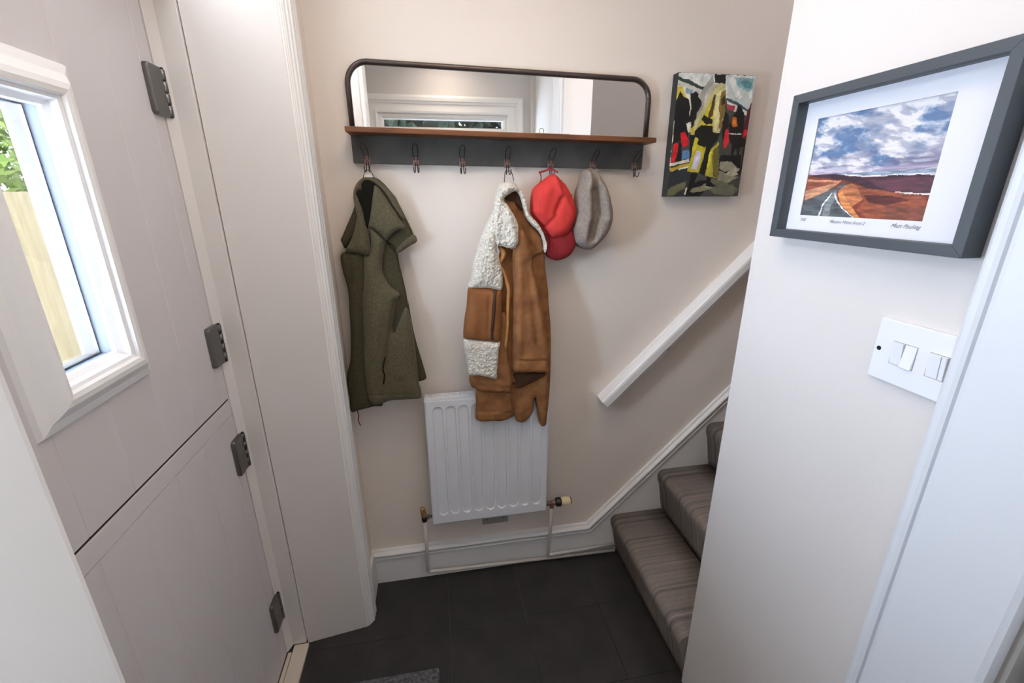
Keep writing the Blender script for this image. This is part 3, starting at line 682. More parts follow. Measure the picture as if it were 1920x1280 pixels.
# ================================================================== flat print helper
PANELS = [
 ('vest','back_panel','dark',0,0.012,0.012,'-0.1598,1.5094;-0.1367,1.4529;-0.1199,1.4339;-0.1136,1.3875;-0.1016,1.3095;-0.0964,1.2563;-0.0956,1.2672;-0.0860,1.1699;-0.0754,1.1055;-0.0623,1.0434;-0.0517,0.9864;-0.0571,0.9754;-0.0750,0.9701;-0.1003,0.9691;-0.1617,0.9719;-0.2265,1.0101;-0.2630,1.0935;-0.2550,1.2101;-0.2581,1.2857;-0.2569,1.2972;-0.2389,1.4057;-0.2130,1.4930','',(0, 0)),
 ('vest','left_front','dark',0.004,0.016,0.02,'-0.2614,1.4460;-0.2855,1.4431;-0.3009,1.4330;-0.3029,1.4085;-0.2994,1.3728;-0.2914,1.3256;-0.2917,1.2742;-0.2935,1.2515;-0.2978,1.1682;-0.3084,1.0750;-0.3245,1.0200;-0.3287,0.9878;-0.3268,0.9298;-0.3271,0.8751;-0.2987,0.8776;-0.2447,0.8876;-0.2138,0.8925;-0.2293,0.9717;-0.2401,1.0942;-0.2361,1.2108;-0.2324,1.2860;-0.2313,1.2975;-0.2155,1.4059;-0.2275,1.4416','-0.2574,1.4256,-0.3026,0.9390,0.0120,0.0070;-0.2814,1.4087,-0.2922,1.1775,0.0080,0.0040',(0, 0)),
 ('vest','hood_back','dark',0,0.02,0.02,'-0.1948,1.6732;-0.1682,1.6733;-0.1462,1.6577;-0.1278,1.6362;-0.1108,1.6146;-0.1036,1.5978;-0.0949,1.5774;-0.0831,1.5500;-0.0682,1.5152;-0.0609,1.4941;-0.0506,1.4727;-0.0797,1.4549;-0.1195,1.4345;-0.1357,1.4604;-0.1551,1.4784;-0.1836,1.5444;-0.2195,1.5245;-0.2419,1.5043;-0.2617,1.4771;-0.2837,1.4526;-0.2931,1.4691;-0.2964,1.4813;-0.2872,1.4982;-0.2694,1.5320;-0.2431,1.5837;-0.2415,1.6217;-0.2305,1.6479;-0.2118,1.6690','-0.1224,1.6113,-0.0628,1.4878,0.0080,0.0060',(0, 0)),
 ('vest','hood_roll','olive',0.014,0.02,0.018,'-0.2079,1.6717;-0.1880,1.6740;-0.1668,1.6718;-0.1483,1.6557;-0.1283,1.6361;-0.1114,1.6163;-0.1028,1.5963;-0.0916,1.5643;-0.0829,1.5438;-0.0996,1.5508;-0.1122,1.5645;-0.1239,1.5881;-0.1413,1.6214;-0.1595,1.6427;-0.1719,1.6524;-0.1814,1.6573;-0.1943,1.6605;-0.2046,1.6557;-0.2100,1.6346;-0.2238,1.6282;-0.2202,1.6151;-0.2122,1.5788;-0.2065,1.5353;-0.2050,1.4979;-0.2066,1.4635;-0.2230,1.4707;-0.2276,1.5255;-0.2346,1.5558;-0.2394,1.5890;-0.2399,1.6217;-0.2297,1.6508','',(0, 0)),
 ('vest','hood_lining','black',0.026,0.004,0.01,'-0.2054,1.6604;-0.1709,1.6605;-0.1739,1.6280;-0.1820,1.5952;-0.2004,1.5252;-0.2088,1.5253;-0.2152,1.5789;-0.2268,1.6119;-0.2302,1.6266;-0.2115,1.6330','',(0, 0)),
 ('vest','left_collar','olive',0.022,0.016,0.02,'-0.2319,1.6217;-0.2250,1.6086;-0.2171,1.5724;-0.2094,1.5390;-0.2033,1.5085;-0.2019,1.4777;-0.2062,1.4328;-0.2391,1.4378;-0.2622,1.4429;-0.2819,1.4479;-0.2658,1.4722;-0.2509,1.5026;-0.2401,1.5327;-0.2344,1.5560;-0.2389,1.5858;-0.2365,1.6087','-0.2271,1.5793,-0.2233,1.4513,0.0100,0.0060',(0, 0)),
 ('vest','right_collar','olive',0.03,0.018,0.02,'-0.1699,1.6489;-0.1611,1.6441;-0.1405,1.6148;-0.1231,1.5834;-0.1111,1.5650;-0.0977,1.5414;-0.0847,1.5188;-0.1051,1.5126;-0.1266,1.5011;-0.1489,1.4803;-0.1706,1.5036;-0.1912,1.5174;-0.2009,1.5210;-0.1952,1.5460;-0.1870,1.5790;-0.1800,1.6117;-0.1745,1.6344','-0.1651,1.6279,-0.1589,1.5124,0.0120,0.0040',(0, 0)),
 ('vest','right_front','olive',0.018,0.024,0.03,'-0.1999,1.5254;-0.1840,1.5150;-0.1652,1.4977;-0.1513,1.4802;-0.1563,1.4630;-0.1666,1.4248;-0.1721,1.3824;-0.1641,1.3534;-0.1473,1.3237;-0.1218,1.3007;-0.1310,1.2751;-0.1362,1.2636;-0.1471,1.2189;-0.1556,1.1811;-0.1482,1.1614;-0.1260,1.2102;-0.1047,1.2509;-0.0909,1.2160;-0.0852,1.1421;-0.0797,1.0337;-0.0791,0.9760;-0.0734,0.9463;-0.0729,0.9188;-0.0823,0.9112;-0.1343,0.9114;-0.1799,0.9133;-0.2147,0.9038;-0.2374,0.9024;-0.2534,0.9122;-0.2607,0.9329;-0.2625,0.9905;-0.2582,1.0784;-0.2518,1.1789;-0.2435,1.2906;-0.2353,1.3380;-0.2248,1.4264;-0.2125,1.4295;-0.2037,1.4502;-0.1994,1.4778','-0.1719,1.3733,-0.2346,1.2259,0.0040,0.0040;-0.1344,1.2769,-0.1767,1.1157,0.0080,-0.0140;-0.1767,1.1157,-0.1938,1.0457,0.0060,-0.0140;-0.1897,1.2535,-0.2214,1.1029,0.0160,0.0080;-0.1036,1.2116,-0.1406,1.0176,0.0140,0.0080;-0.2546,0.9450,-0.0821,0.9388,0.0040,-0.0030',(0, 0)),
 ('vest','collar_tip','olive',0.02,0.01,0.01,'-0.0603,1.4952;-0.0502,1.4740;-0.0789,1.4571;-0.1191,1.4362;-0.1174,1.4492;-0.0878,1.4783','',(0, 0)),
 ('coat','back_panel','brown',0,0.016,0.02,'0.2431,1.4681;0.3083,1.5173;0.3463,1.5167;0.3692,1.4874;0.3866,1.4430;0.3905,1.3718;0.4004,1.2948;0.4025,1.2479;0.4108,1.1432;0.4111,1.0193;0.4071,0.9129;0.4008,0.8390;0.3966,0.8039;0.3923,0.7707;0.3751,0.7679;0.3653,0.7890;0.3583,0.8385;0.3521,0.8697;0.3467,0.8854;0.3434,0.8354;0.3263,0.8083;0.3028,0.7905;0.2777,0.7982;0.2714,0.8244;0.2592,0.8167;0.2277,0.8056;0.1906,0.8070;0.1414,0.8095;0.1210,0.8275;0.1246,0.8809;0.1277,0.9314;0.1639,0.9953;0.2200,1.1539;0.2307,1.2705;0.2281,1.3206;0.2224,1.3955','0.2666,0.9483,0.2643,0.8195,0.0080,-0.0120;0.1242,0.8562,0.2482,0.8449,0.0040,-0.0040;0.1989,0.8429,0.2567,0.8550,0.0080,0.0060;0.3867,1.1464,0.3822,0.8526,0.0100,0.0060',(0, 0)),
 ('coat','lower_front','brown',0.02,0.018,0.02,'0.2223,1.2182;0.2528,1.1974;0.2431,1.1073;0.2499,1.0546;0.2588,0.9967;0.2555,0.9303;0.2232,0.9279;0.1911,0.9289;0.1594,0.9348;0.1358,0.9401;0.1166,0.9532;0.1064,0.9631;0.1045,1.0021;0.1468,1.0294;0.2032,1.0819','0.1056,0.9866,0.2508,0.9589,0.0060,0.0040',(0, 0)),
 ('coat','hood_shadow','darkbrown',0.02,0.008,0.012,'0.2385,1.6097;0.2552,1.6250;0.2773,1.6328;0.2919,1.6266;0.3008,1.6059;0.3079,1.5816;0.3059,1.5677;0.2912,1.5817;0.2766,1.5922;0.2619,1.5941;0.2510,1.5993','',(0, 0)),  # dark piece painting the shade at the top of the hood
 ('coat','hood_lining','brown',0.004,0.02,0.02,'0.2343,1.6096;0.2567,1.6250;0.2789,1.6318;0.3010,1.6232;0.3117,1.5884;0.3224,1.5460;0.3449,1.5172;0.3716,1.4879;0.3850,1.4584;0.3869,1.4289;0.3674,1.4182;0.3441,1.4033;0.3438,1.3704;0.3048,1.3567;0.2753,1.4316;0.2541,1.5043','0.2916,1.5990,0.3273,1.4532,0.0100,-0.0120;0.2763,1.5679,0.3047,1.4681,0.0120,0.0080;0.3353,1.4892,0.3656,1.4303,0.0120,0.0060',(0, 0)),
 ('coat','right_sleeve','brown',0.026,0.034,0.022,'0.2858,1.4989;0.3063,1.5056;0.3208,1.4699;0.3380,1.4075;0.3389,1.3753;0.3559,1.3152;0.3642,1.2542;0.3673,1.2498;0.3790,1.1951;0.3890,1.1155;0.3931,1.0546;0.3931,1.0177;0.3936,0.9970;0.3262,1.0012;0.2980,1.0020;0.2646,1.0106;0.2611,1.0353;0.2612,1.0635;0.2630,1.1623;0.2670,1.2770;0.2686,1.3629;0.2700,1.4425','0.2606,1.0584,0.3896,1.0516,0.0035,-0.0050;0.2891,1.4007,0.2846,1.0867,0.0120,0.0060;0.3191,1.3998,0.3478,1.1223,0.0120,-0.0080;0.2608,1.0684,0.3895,1.0597,0.0030,0.0020',(0, 0)),
 ('coat','placket','tan',0.034,0.01,0.006,'0.2176,1.4537;0.2304,1.4517;0.2449,1.4352;0.2399,1.4137;0.2290,1.3941;0.2396,1.3664;0.2485,1.3404;0.2563,1.3141;0.2545,1.2615;0.2519,1.2306;0.2486,1.1612;0.2417,1.1104;0.2373,1.0908;0.2300,1.1112;0.2393,1.1812;0.2406,1.2388;0.2433,1.2766;0.2451,1.3070;0.2354,1.3482;0.2232,1.3852;0.2219,1.4070;0.2262,1.4285','',(0, 0)),
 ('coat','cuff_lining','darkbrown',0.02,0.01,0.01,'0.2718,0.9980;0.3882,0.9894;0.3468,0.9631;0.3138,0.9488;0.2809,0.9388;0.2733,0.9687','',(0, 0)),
 ('coat','left_sherpa','sherpa',0.028,0.026,0.03,'0.2349,1.6568;0.2163,1.6301;0.2100,1.5964;0.2019,1.5658;0.1904,1.5420;0.1731,1.5076;0.1574,1.4731;0.1432,1.4311;0.1308,1.3922;0.1219,1.3528;0.1131,1.3185;0.1481,1.3153;0.1852,1.3131;0.2244,1.3056;0.2317,1.3416;0.2300,1.3783;0.2216,1.4147;0.2134,1.4542;0.2275,1.5067;0.2401,1.5757;0.2449,1.6266','0.2133,1.5763,0.1708,1.3674,0.0300,0.0100',(0.0062, 170)),
 ('coat','collar_sherpa','sherpa',0.042,0.026,0.025,'0.2368,1.6048;0.2490,1.5913;0.2700,1.5588;0.2841,1.5276;0.2862,1.4998;0.2862,1.4717;0.2792,1.4524;0.2680,1.4467;0.2460,1.4497;0.2242,1.4583;0.2096,1.4586;0.2014,1.4874;0.1970,1.5220;0.2057,1.5764;0.2139,1.6166;0.2216,1.6399;0.2362,1.6548;0.2611,1.6598;0.2824,1.6481;0.2893,1.6314;0.2749,1.6305;0.2568,1.6198','0.2539,1.5661,0.2703,1.4730,0.0150,0.0080;0.2256,1.5765,0.2268,1.4809,0.0120,-0.0060',(0.0062, 170)),
 ('coat','edge_sherpa','sherpa',0.026,0.016,0.01,'0.2759,1.6604;0.2902,1.6469;0.3081,1.6231;0.3188,1.5956;0.3241,1.5678;0.3351,1.5502;0.3556,1.5289;0.3707,1.5073;0.3820,1.4821;0.3897,1.4602;0.3889,1.4348;0.3820,1.4284;0.3774,1.4460;0.3744,1.4714;0.3630,1.4968;0.3442,1.5149;0.3256,1.5328;0.3128,1.5505;0.3057,1.5819;0.2987,1.6094;0.2844,1.6316;0.2719,1.6435','',(0.0045, 190)),
 ('coat','pocket_panel','leather',0.034,0.026,0.02,'0.1137,1.3189;0.1475,1.3165;0.1845,1.3143;0.2236,1.3076;0.2267,1.2836;0.2251,1.2631;0.2256,1.2343;0.2201,1.1656;0.2133,1.1251;0.1825,1.1266;0.1333,1.1358;0.0922,1.1429;0.0870,1.1540;0.0906,1.1919;0.0967,1.2293;0.1026,1.2551;0.1064,1.2846','0.1803,1.2837,0.1702,1.1407,0.0060,-0.0040;0.2045,1.2827,0.1930,1.1394,0.0060,0.0040;0.1298,1.2675,0.1188,1.1744,0.0200,0.0060',(0, 0)),
 ('coat','lower_sherpa','sherpa',0.038,0.024,0.02,'0.0913,1.1450;0.1256,1.1391;0.1633,1.1330;0.2137,1.1272;0.2102,1.0968;0.2074,1.0653;0.2025,1.0256;0.1987,0.9874;0.1860,0.9925;0.1474,1.0047;0.1016,1.0137;0.0970,1.0412;0.0896,1.0889;0.0853,1.1203','',(0.0062, 170)),
 ('cap','crown','red',0.02,0.052,0.04,'0.4130,1.6859;0.4001,1.6797;0.3731,1.6602;0.3562,1.6477;0.3445,1.6320;0.3397,1.6066;0.3376,1.5744;0.3395,1.5582;0.3526,1.5384;0.3741,1.5149;0.3887,1.4912;0.4088,1.4705;0.4483,1.4749;0.4714,1.4863;0.4867,1.5098;0.4992,1.5399;0.5010,1.5631;0.4959,1.5895;0.4802,1.6236;0.4580,1.6540;0.4364,1.6744;0.4223,1.6853','0.4116,1.6783,0.4375,1.6157,0.0060,0.0080;0.4377,1.6094,0.4184,1.5614,0.0080,-0.0100;0.4482,1.6062,0.4892,1.5476,0.0070,0.0040;0.4220,1.5549,0.3881,1.5161,0.0060,-0.0080;0.4436,1.6378,0.4729,1.5996,0.0080,-0.0080',(0, 0)),
 ('cap','brim','darkred',0.032,0.022,0.03,'0.3901,1.4975;0.3960,1.4737;0.3948,1.4463;0.3904,1.4291;0.3974,1.4115;0.4159,1.3998;0.4343,1.3957;0.4599,1.4000;0.4852,1.4144;0.5008,1.4404;0.5037,1.4577;0.4973,1.4785;0.4852,1.5061;0.4494,1.4931;0.4136,1.4869','',(0, 0)),
 ('flatcap','crown','wool',0.02,0.06,0.035,'0.5510,1.7050;0.5380,1.7043;0.5209,1.6964;0.5130,1.6792;0.5071,1.6571;0.4977,1.6316;0.4939,1.5993;0.4938,1.5600;0.4897,1.5302;0.4863,1.5000;0.4911,1.4727;0.5023,1.4519;0.5251,1.4357;0.5551,1.4287;0.5732,1.4381;0.6013,1.4653;0.6233,1.4977;0.6323,1.5283;0.6337,1.5586;0.6260,1.5886;0.6143,1.6248;0.5939,1.6603;0.5723,1.6904;0.5592,1.7029','0.5445,1.7000,0.5521,1.6312,0.0110,-0.0300;0.5521,1.6312,0.5646,1.5536,0.0180,-0.0340;0.5646,1.5536,0.5491,1.4788,0.0140,-0.0300;0.5319,1.6907,0.5331,1.5408,0.0150,0.0120;0.5837,1.6438,0.6051,1.5399,0.0120,0.0080;0.5295,1.5409,0.5222,1.4743,0.0100,0.0080;0.5000,1.6376,0.5117,1.5411,0.0100,-0.0050',(0, 0)),
]
CANVAS = [
 ('dfe2da','0,0;1,0;0.991,0.192;0.66,0.179;0.39,0.129;0.006,0.039'),
 ('c9cfc8','0.628,0.017;1.001,0.004;1.013,0.219;0.96,0.266;0.658,0.17'),
 ('e8e9e2','0.645,0.026;0.704,0.015;0.862,0.175;0.768,0.177'),
 ('e8e9e2','0.858,0.012;0.951,0.01;0.995,0.173;0.956,0.174'),
 ('8db3b5','0.737,0.024;0.843,0.017;0.986,0.027;0.987,0.1;0.93,0.128;0.813,0.094;0.754,0.068'),
 ('5d8f93','0.805,0.054;0.895,0.038;0.97,0.059;0.955,0.101;0.876,0.097'),
 ('32493f','0.004,0.026;0.396,0.115;0.389,0.14;0.008,0.052'),
 ('dcd9cf','0.008,0.055;0.393,0.142;0.367,0.165;0.279,0.185;0.118,0.116;0.003,0.087'),
 ('3b5a66','0.652,0.179;0.807,0.213;0.959,0.262;0.955,0.28;0.812,0.236;0.656,0.197'),
 ('e6e0d2','0.656,0.197;0.955,0.28;0.955,0.313;0.758,0.278;0.673,0.243'),
 ('b23b50','0.669,0.224;0.774,0.241;0.775,0.283;0.686,0.27'),
 ('a8a89c','0.279,0.185;0.43,0.012;0.47,0.065;0.415,0.264;0.321,0.432;0.269,0.395'),
 ('ccc8bc','0.377,0.138;0.47,0.065;0.507,0.1;0.461,0.182;0.379,0.32;0.339,0.357'),
 ('e7e2ce','-0.026,0.092;0.16,0.098;0.203,0.267;0.225,0.451;0.004,0.546;0,0.678;0.007,0.774;0.261,0.717;0.277,0.814;0.014,0.823;-0.011,0.343'),
 ('d6c14a','-0.004,0.11;0.059,0.1;0.13,0.187;0.006,0.203'),
 ('8fa9b8','0.102,0.108;0.21,0.128;0.17,0.16;0.117,0.152'),
 ('111212','0.04,0.135;0.091,0.179;0.162,0.205;0.195,0.267;0.189,0.322;0.234,0.368;0.163,0.396;0.207,0.479;0.199,0.526;0.092,0.527;0.014,0.565;-0.001,0.361;-0.007,0.216;0.018,0.189'),
 ('141414','0.191,0.15;0.241,0.136;0.282,0.158;0.279,0.18;0.328,0.202;0.336,0.247;0.292,0.303;0.278,0.358;0.254,0.395;0.254,0.442;0.237,0.432;0.227,0.368;0.174,0.368;0.204,0.322;0.21,0.267;0.183,0.195'),
 ('e01f2b','0.099,0.471;0.157,0.456;0.214,0.526;0.217,0.564;0.17,0.583;0.131,0.56'),
 ('e01f2b','0.029,0.56;0.084,0.55;0.084,0.621;0.058,0.707;0.016,0.712'),
 ('111212','0.085,0.527;0.131,0.564;0.148,0.669;0.117,0.794;0.056,0.799;0.077,0.678;0.091,0.621'),
 ('5b86b4','0.151,0.612;0.242,0.602;0.254,0.678;0.155,0.688'),
 ('e9e3d0','-0.001,0.721;0.254,0.678;0.258,0.702;0.002,0.745'),
 ('c9a93a','0.012,0.76;0.26,0.712;0.264,0.736;0.009,0.789'),
 ('1a1b1a','0.222,0.479;0.308,0.488;0.337,0.526;0.307,0.669;0.262,0.678'),
 ('c9b24a','0.214,0.433;0.315,0.395;0.397,0.38;0.323,0.488;0.237,0.479'),
 ('2e3436','0.009,0.794;0.266,0.751;0.298,0.805;0.277,0.913;0.258,0.993;0,1'),
 ('6f6b4d','0.007,0.941;0.132,0.892;0.255,0.873;0.247,0.923;0.1,0.991;0,1'),
 ('141513','0.674,0.649;0.961,0.639;0.983,0.817;0.653,0.876;0.451,1.005;0.26,1.003;0.291,0.903;0.443,0.864;0.649,0.856'),
 ('a09b84','0.683,0.698;0.844,0.698;0.927,0.747;0.765,0.787;0.679,0.757'),
 ('8d8a72','0.682,0.776;0.868,0.817;0.968,0.827;0.787,0.897;0.653,0.876;0.684,0.826'),
 ('b0aa93','0.769,0.806;0.886,0.747;0.97,0.757;0.972,0.807;0.854,0.827'),
 ('6c6a56','0.583,0.845;0.885,0.897;0.992,0.939;0.906,0.999;0.674,0.987;0.533,0.925'),
 ('8a8666','0.451,0.914;0.526,0.885;0.632,0.936;0.444,0.964;0.301,0.963;0.358,0.924'),
 ('1a1a18','0.665,0.28;0.711,0.316;0.734,0.391;0.702,0.467;0.687,0.552;0.643,0.448;0.637,0.336'),
 ('d42a30','0.7,0.419;0.733,0.428;0.774,0.514;0.74,0.581;0.701,0.586;0.681,0.524'),
 ('15130f','0.811,0.231;0.86,0.24;0.919,0.295;0.968,0.522;0.993,0.561;0.932,0.58;0.929,0.639;0.896,0.639;0.876,0.581;0.848,0.639;0.818,0.649;0.816,0.562;0.757,0.504;0.734,0.391;0.766,0.315;0.807,0.287'),
 ('c96a1f','0.767,0.325;0.824,0.333;0.856,0.408;0.785,0.409;0.761,0.372'),
 ('e89030','0.779,0.343;0.812,0.348;0.825,0.39;0.789,0.39'),
 ('e6e2d8','0.748,0.461;0.924,0.465;0.925,0.473;0.75,0.47'),
 ('5d0f17','1.005,0.182;1.039,0.172;1.008,0.484;0.95,0.513;0.934,0.474;0.959,0.332'),
 ('c41f2b','0.95,0.436;1.003,0.426;1.006,0.474;0.947,0.498'),
 ('2a1416','0.966,0.513;1.012,0.503;1.007,0.777;0.983,0.817;0.936,0.792;0.978,0.757;0.979,0.649'),
 ('191917','0.458,0.003;0.61,0.001;0.616,0.075;0.561,0.067;0.477,0.065'),
 ('ccc489','0.502,0.078;0.561,0.067;0.617,0.08;0.645,0.179;0.648,0.354;0.615,0.467;0.529,0.468;0.376,0.394;0.269,0.442;0.281,0.376;0.342,0.284;0.415,0.183;0.476,0.1'),
 ('d9c93a','0.427,0.246;0.494,0.154;0.509,0.318;0.527,0.458;0.429,0.431;0.346,0.394;0.379,0.32'),
 ('ece3a0','0.517,0.154;0.571,0.117;0.599,0.262;0.572,0.449;0.53,0.43;0.514,0.263'),
 ('8a6f35','0.574,0.135;0.632,0.116;0.648,0.261;0.639,0.429;0.6,0.429;0.594,0.317;0.56,0.262'),
 ('5a3f20','0.486,0.154;0.508,0.172;0.501,0.319;0.435,0.375;0.45,0.292;0.469,0.227'),
 ('3c2d1a','0.585,0.189;0.636,0.152;0.641,0.225;0.595,0.244'),
 ('1b1a16','0.379,0.32;0.508,0.356;0.507,0.393;0.423,0.394;0.355,0.357'),
 ('15160f','0.285,0.441;0.377,0.399;0.519,0.411;0.527,0.458;0.623,0.467;0.608,0.515;0.535,0.582;0.454,0.568;0.392,0.573;0.342,0.554;0.351,0.516;0.283,0.479'),
 ('cfbf35','0.302,0.497;0.342,0.507;0.342,0.554;0.391,0.568;0.464,0.582;0.442,0.678;0.406,0.79;0.248,0.785;0.275,0.659'),
 ('d9d4ea','0.352,0.611;0.4,0.621;0.404,0.688;0.371,0.771;0.299,0.761;0.315,0.669'),
 ('171811','0.462,0.573;0.535,0.582;0.521,0.678;0.507,0.776;0.482,0.815;0.408,0.8;0.444,0.688'),
 ('b5a83a','0.528,0.591;0.594,0.562;0.626,0.524;0.682,0.816;0.663,0.846;0.498,0.815;0.516,0.698'),
 ('6e6430','0.57,0.601;0.633,0.562;0.682,0.841;0.613,0.836;0.575,0.717'),
 ('e2d838','0.524,0.611;0.556,0.611;0.544,0.717;0.521,0.766;0.507,0.737'),
 ('12130f','0.297,0.795;0.4,0.8;0.354,0.904;0.298,0.993;0.242,0.992;0.289,0.893'),
 ('12130f','0.515,0.825;0.581,0.835;0.589,0.875;0.677,0.916;0.532,0.92;0.524,0.875'),
 ('d8d4c8','0.523,0.913;0.613,0.919;0.606,0.925;0.52,0.921'),
 ('d8d4c8','0.255,0.923;0.276,0.928;0.257,0.988;0.233,0.987'),
]
ROAD = [
 ('7a3524','-0.006,0.562;0.384,0.599;0.993,0.617;1,1;0,1'),
 ('3f2632','-0.007,0.556;0.281,0.576;0.543,0.623;0.736,0.606;0.995,0.625;1,0.773;0.764,0.757;0.561,0.721;0.41,0.655;0.254,0.622;-0.002,0.582'),
 ('5c3340','0.548,0.65;0.739,0.622;0.986,0.64;0.994,0.741;0.84,0.749;0.677,0.731'),
 ('c08a6a','-0.007,0.613;0.326,0.643;0.221,0.737;0.006,0.841'),
 ('8b4a35','-0.004,0.633;0.296,0.661;0.123,0.697;0.003,0.736'),
 ('e8d8d0','0.762,0.749;0.865,0.754;0.997,0.766;0.999,0.779;0.869,0.77;0.751,0.76'),
 ('b56e45','0.414,0.674;0.497,0.703;0.57,0.775;0.52,0.83;0.467,0.887;0.516,0.988;0.612,1.005;0.51,0.998;0.366,0.871;0.315,0.776;0.336,0.7'),
 ('8f4a30','0.466,0.702;0.679,0.74;0.968,0.789;0.981,0.884;0.804,0.978;0.609,0.991;0.505,0.923;0.55,0.829'),
 ('5b2620','0.54,0.775;0.77,0.791;0.878,0.822;0.718,0.878;0.583,0.847'),
 ('7d4434','0.718,0.878;0.986,0.884;0.999,0.997;0.741,1.005'),
 ('d98a50','0.315,0.776;0.351,0.738;0.409,0.832;0.549,0.995;0.518,0.997;0.386,0.89'),
 ('585d60','0.339,0.666;0.4,0.668;0.323,0.719;0.307,0.776;0.349,0.872;0.503,1.002;0,1;0.002,0.851;0.188,0.757'),
 ('7d8384','0.292,0.738;0.312,0.757;0.28,0.874;0.283,0.993;0.21,0.993;0.223,0.856'),
 ('e6e6e4','0.263,0.753;0.274,0.757;0.209,0.876;0.188,0.995;0.173,0.996;0.198,0.867'),
 ('dcdcda','0.287,0.761;0.3,0.769;0.315,0.815;0.388,0.9;0.509,1.001;0.494,1.002;0.371,0.9;0.302,0.819'),
 ('e9e4ea','0.332,0.578;0.539,0.597;0.989,0.605;0.992,0.62;0.736,0.606;0.542,0.614;0.351,0.592'),
]
def pip(px, py, poly):
    n = len(poly); inside = np.zeros(px.shape, bool); j = n-1
    for i in range(n):
        xi, yi = poly[i]; xj, yj = poly[j]
        c = ((yi > py) != (yj > py)) & (px < (xj-xi)*(py-yi)/((yj-yi)+1e-12)+xi)
        inside ^= c; j = i
    return inside
def vnoise(u, v, seed=0):
    rs = np.random.RandomState(seed); g = rs.rand(64, 64)
    ui = np.floor(u).astype(int); vi = np.floor(v).astype(int); fu = u-ui; fv = v-vi
    fu = fu*fu*(3-2*fu); fv = fv*fv*(3-2*fv)
    a = g[ui % 64, vi % 64]; b = g[(ui+1) % 64, vi % 64]; c = g[ui % 64, (vi+1) % 64]; d = g[(ui+1) % 64, (vi+1) % 64]
    return (a*(1-fu)+b*fu)*(1-fv)+(c*(1-fu)+d*fu)*fv
def fbm(u, v, seed=0, o=5):
    s = 0; a = .5; t = 0
    for k in range(o):
        s = s+a*vnoise(u*2**k, v*2**k, seed+k); t += a; a *= .55
    return s/t
def grid_print(name, nu, nv, place, colf, parent, rough=.6, coat=0):
    u = (np.arange(nu)+.5)/nu; v = (np.arange(nv)+.5)/nv
    U, Vv = np.meshgrid(u, v); C = colf(U, Vv)               # (nv,nu,3) sRGB
    gu = np.linspace(0, 1, nu+1); gv = np.linspace(0, 1, nv+1)
    verts = [place(a, b) for b in gv for a in gu]
    faces = [(j*(nu+1)+i, (j+1)*(nu+1)+i, (j+1)*(nu+1)+i+1, j*(nu+1)+i+1) for j in range(nv) for i in range(nu)]
    me = bpy.data.meshes.new(name); po = parent_off(parent)
    me.from_pydata([tuple(Vector(p)-po) for p in verts], [], faces)
    at = me.color_attributes.new('print', 'FLOAT_COLOR', 'CORNER')
    L = np.where(C <= .04045, C/12.92, ((C+.055)/1.055)**2.4).reshape(-1, 3)
    arr = np.ones((nu*nv, 4, 4), np.float32); arr[:, :, :3] = L[:, None, :]
    at.data.foreach_set('color', arr.ravel())
    m = bpy.data.materials.new(name); m.use_nodes = True; nt = m.node_tree; b = nt.nodes['Principled BSDF']
    a = nt.nodes.new('ShaderNodeVertexColor'); a.layer_name = 'print'; nt.links.new(a.outputs[0], b.inputs['Base Color'])
    b.inputs['Roughness'].default_value = rough
    return link(name, me, m, parent)
def hexrgb(h): return np.array([int(h[i:i+2], 16)/255 for i in (0, 2, 4)])
def polys(src, U, V, base, wob=.006, soft=None):
    C = np.zeros(U.shape+(3,)); C[:] = hexrgb(base)
    du = (fbm(U*14, V*20, 3)-.5)*wob*2; dv = (fbm(U*14, V*20, 9)-.5)*wob*2
    for c, s in src:
        P = [tuple(float(q) for q in t.split(',')) for t in s.split(';')]
        C[pip(U+du, V+dv, P)] = hexrgb(c)
    return C

# canvas on the back wall
cv = thing('canvas_painting', 'unframed canvas of a figure in a long yellow coat on a busy platform', 'painting', (.99, 0, 1.61))
CX0, CX1, CZ0, CZ1 = .8465, 1.137, 1.611, 2.008
box('canvas_block', CX0, CX1, -.0355, -.001, CZ0, CZ1, 'canvas', cv, bev=.0015)
def canvas_col(U, V):
    C = polys(CANVAS, U, V, '4a4a44', .010)
    n = fbm(U*22+V*9, V*22, 5)[..., None]; n2 = fbm(U*60, V*60, 12)[..., None]
    C = C*(1+(n-.5)*.35)+(n2-.5)*.06
    return np.clip(C, 0, 1)
grid_print('canvas_picture', 150, 210, lambda u, v: (CX0+.001+u*(CX1-CX0-.002), -.0362, CZ1-.001-v*(CZ1-CZ0-.002)), canvas_col, cv, .5)

# framed landscape on the right wall
pf = thing('framed_picture', 'charcoal framed landscape print of a road across moorland under clouds', 'picture', (XR, -.90, 1.531))
PY0, PY1, PZ0, PZ1, FW = -1.092, -.716, 1.531, 1.806, .0165; PXF = XR-.036
# y runs from PY1 (left in view) to PY0 (right in view)
def rail(a, b, c, d):
    """quad prism in the picture plane"""
    pts = [a, b, c, d]
    return extrude_poly(pts, 'x', PXF, XR-.0008, bev=.0008)
i0, i1, k0, k1 = PY0+FW, PY1-FW, PZ0+FW, PZ1-FW
for q in (((PY0, PZ1), (PY1, PZ1), (i1, k1), (i0, k1)), ((PY0, PZ0), (PY1, PZ0), (i1, k0), (i0, k0)), ((PY1, PZ1), (PY1, PZ0), (i1, k0), (i1, k1)), ((PY0, PZ1), (PY0, PZ0), (i0, k0), (i0, k1))):
    bm_obj('frame_rail', rail(*q), 'frame', pf)
mt = bmesh.new(); MXx = XR-.012
QY0, QY1, QZ0, QZ1 = -1.008, -.764, 1.577, 1.758
box_bm(MXx, MXx+.002, i0, QY0, k0, k1, bm=mt); box_bm(MXx, MXx+.002, QY1, i1, k0, k1, bm=mt)
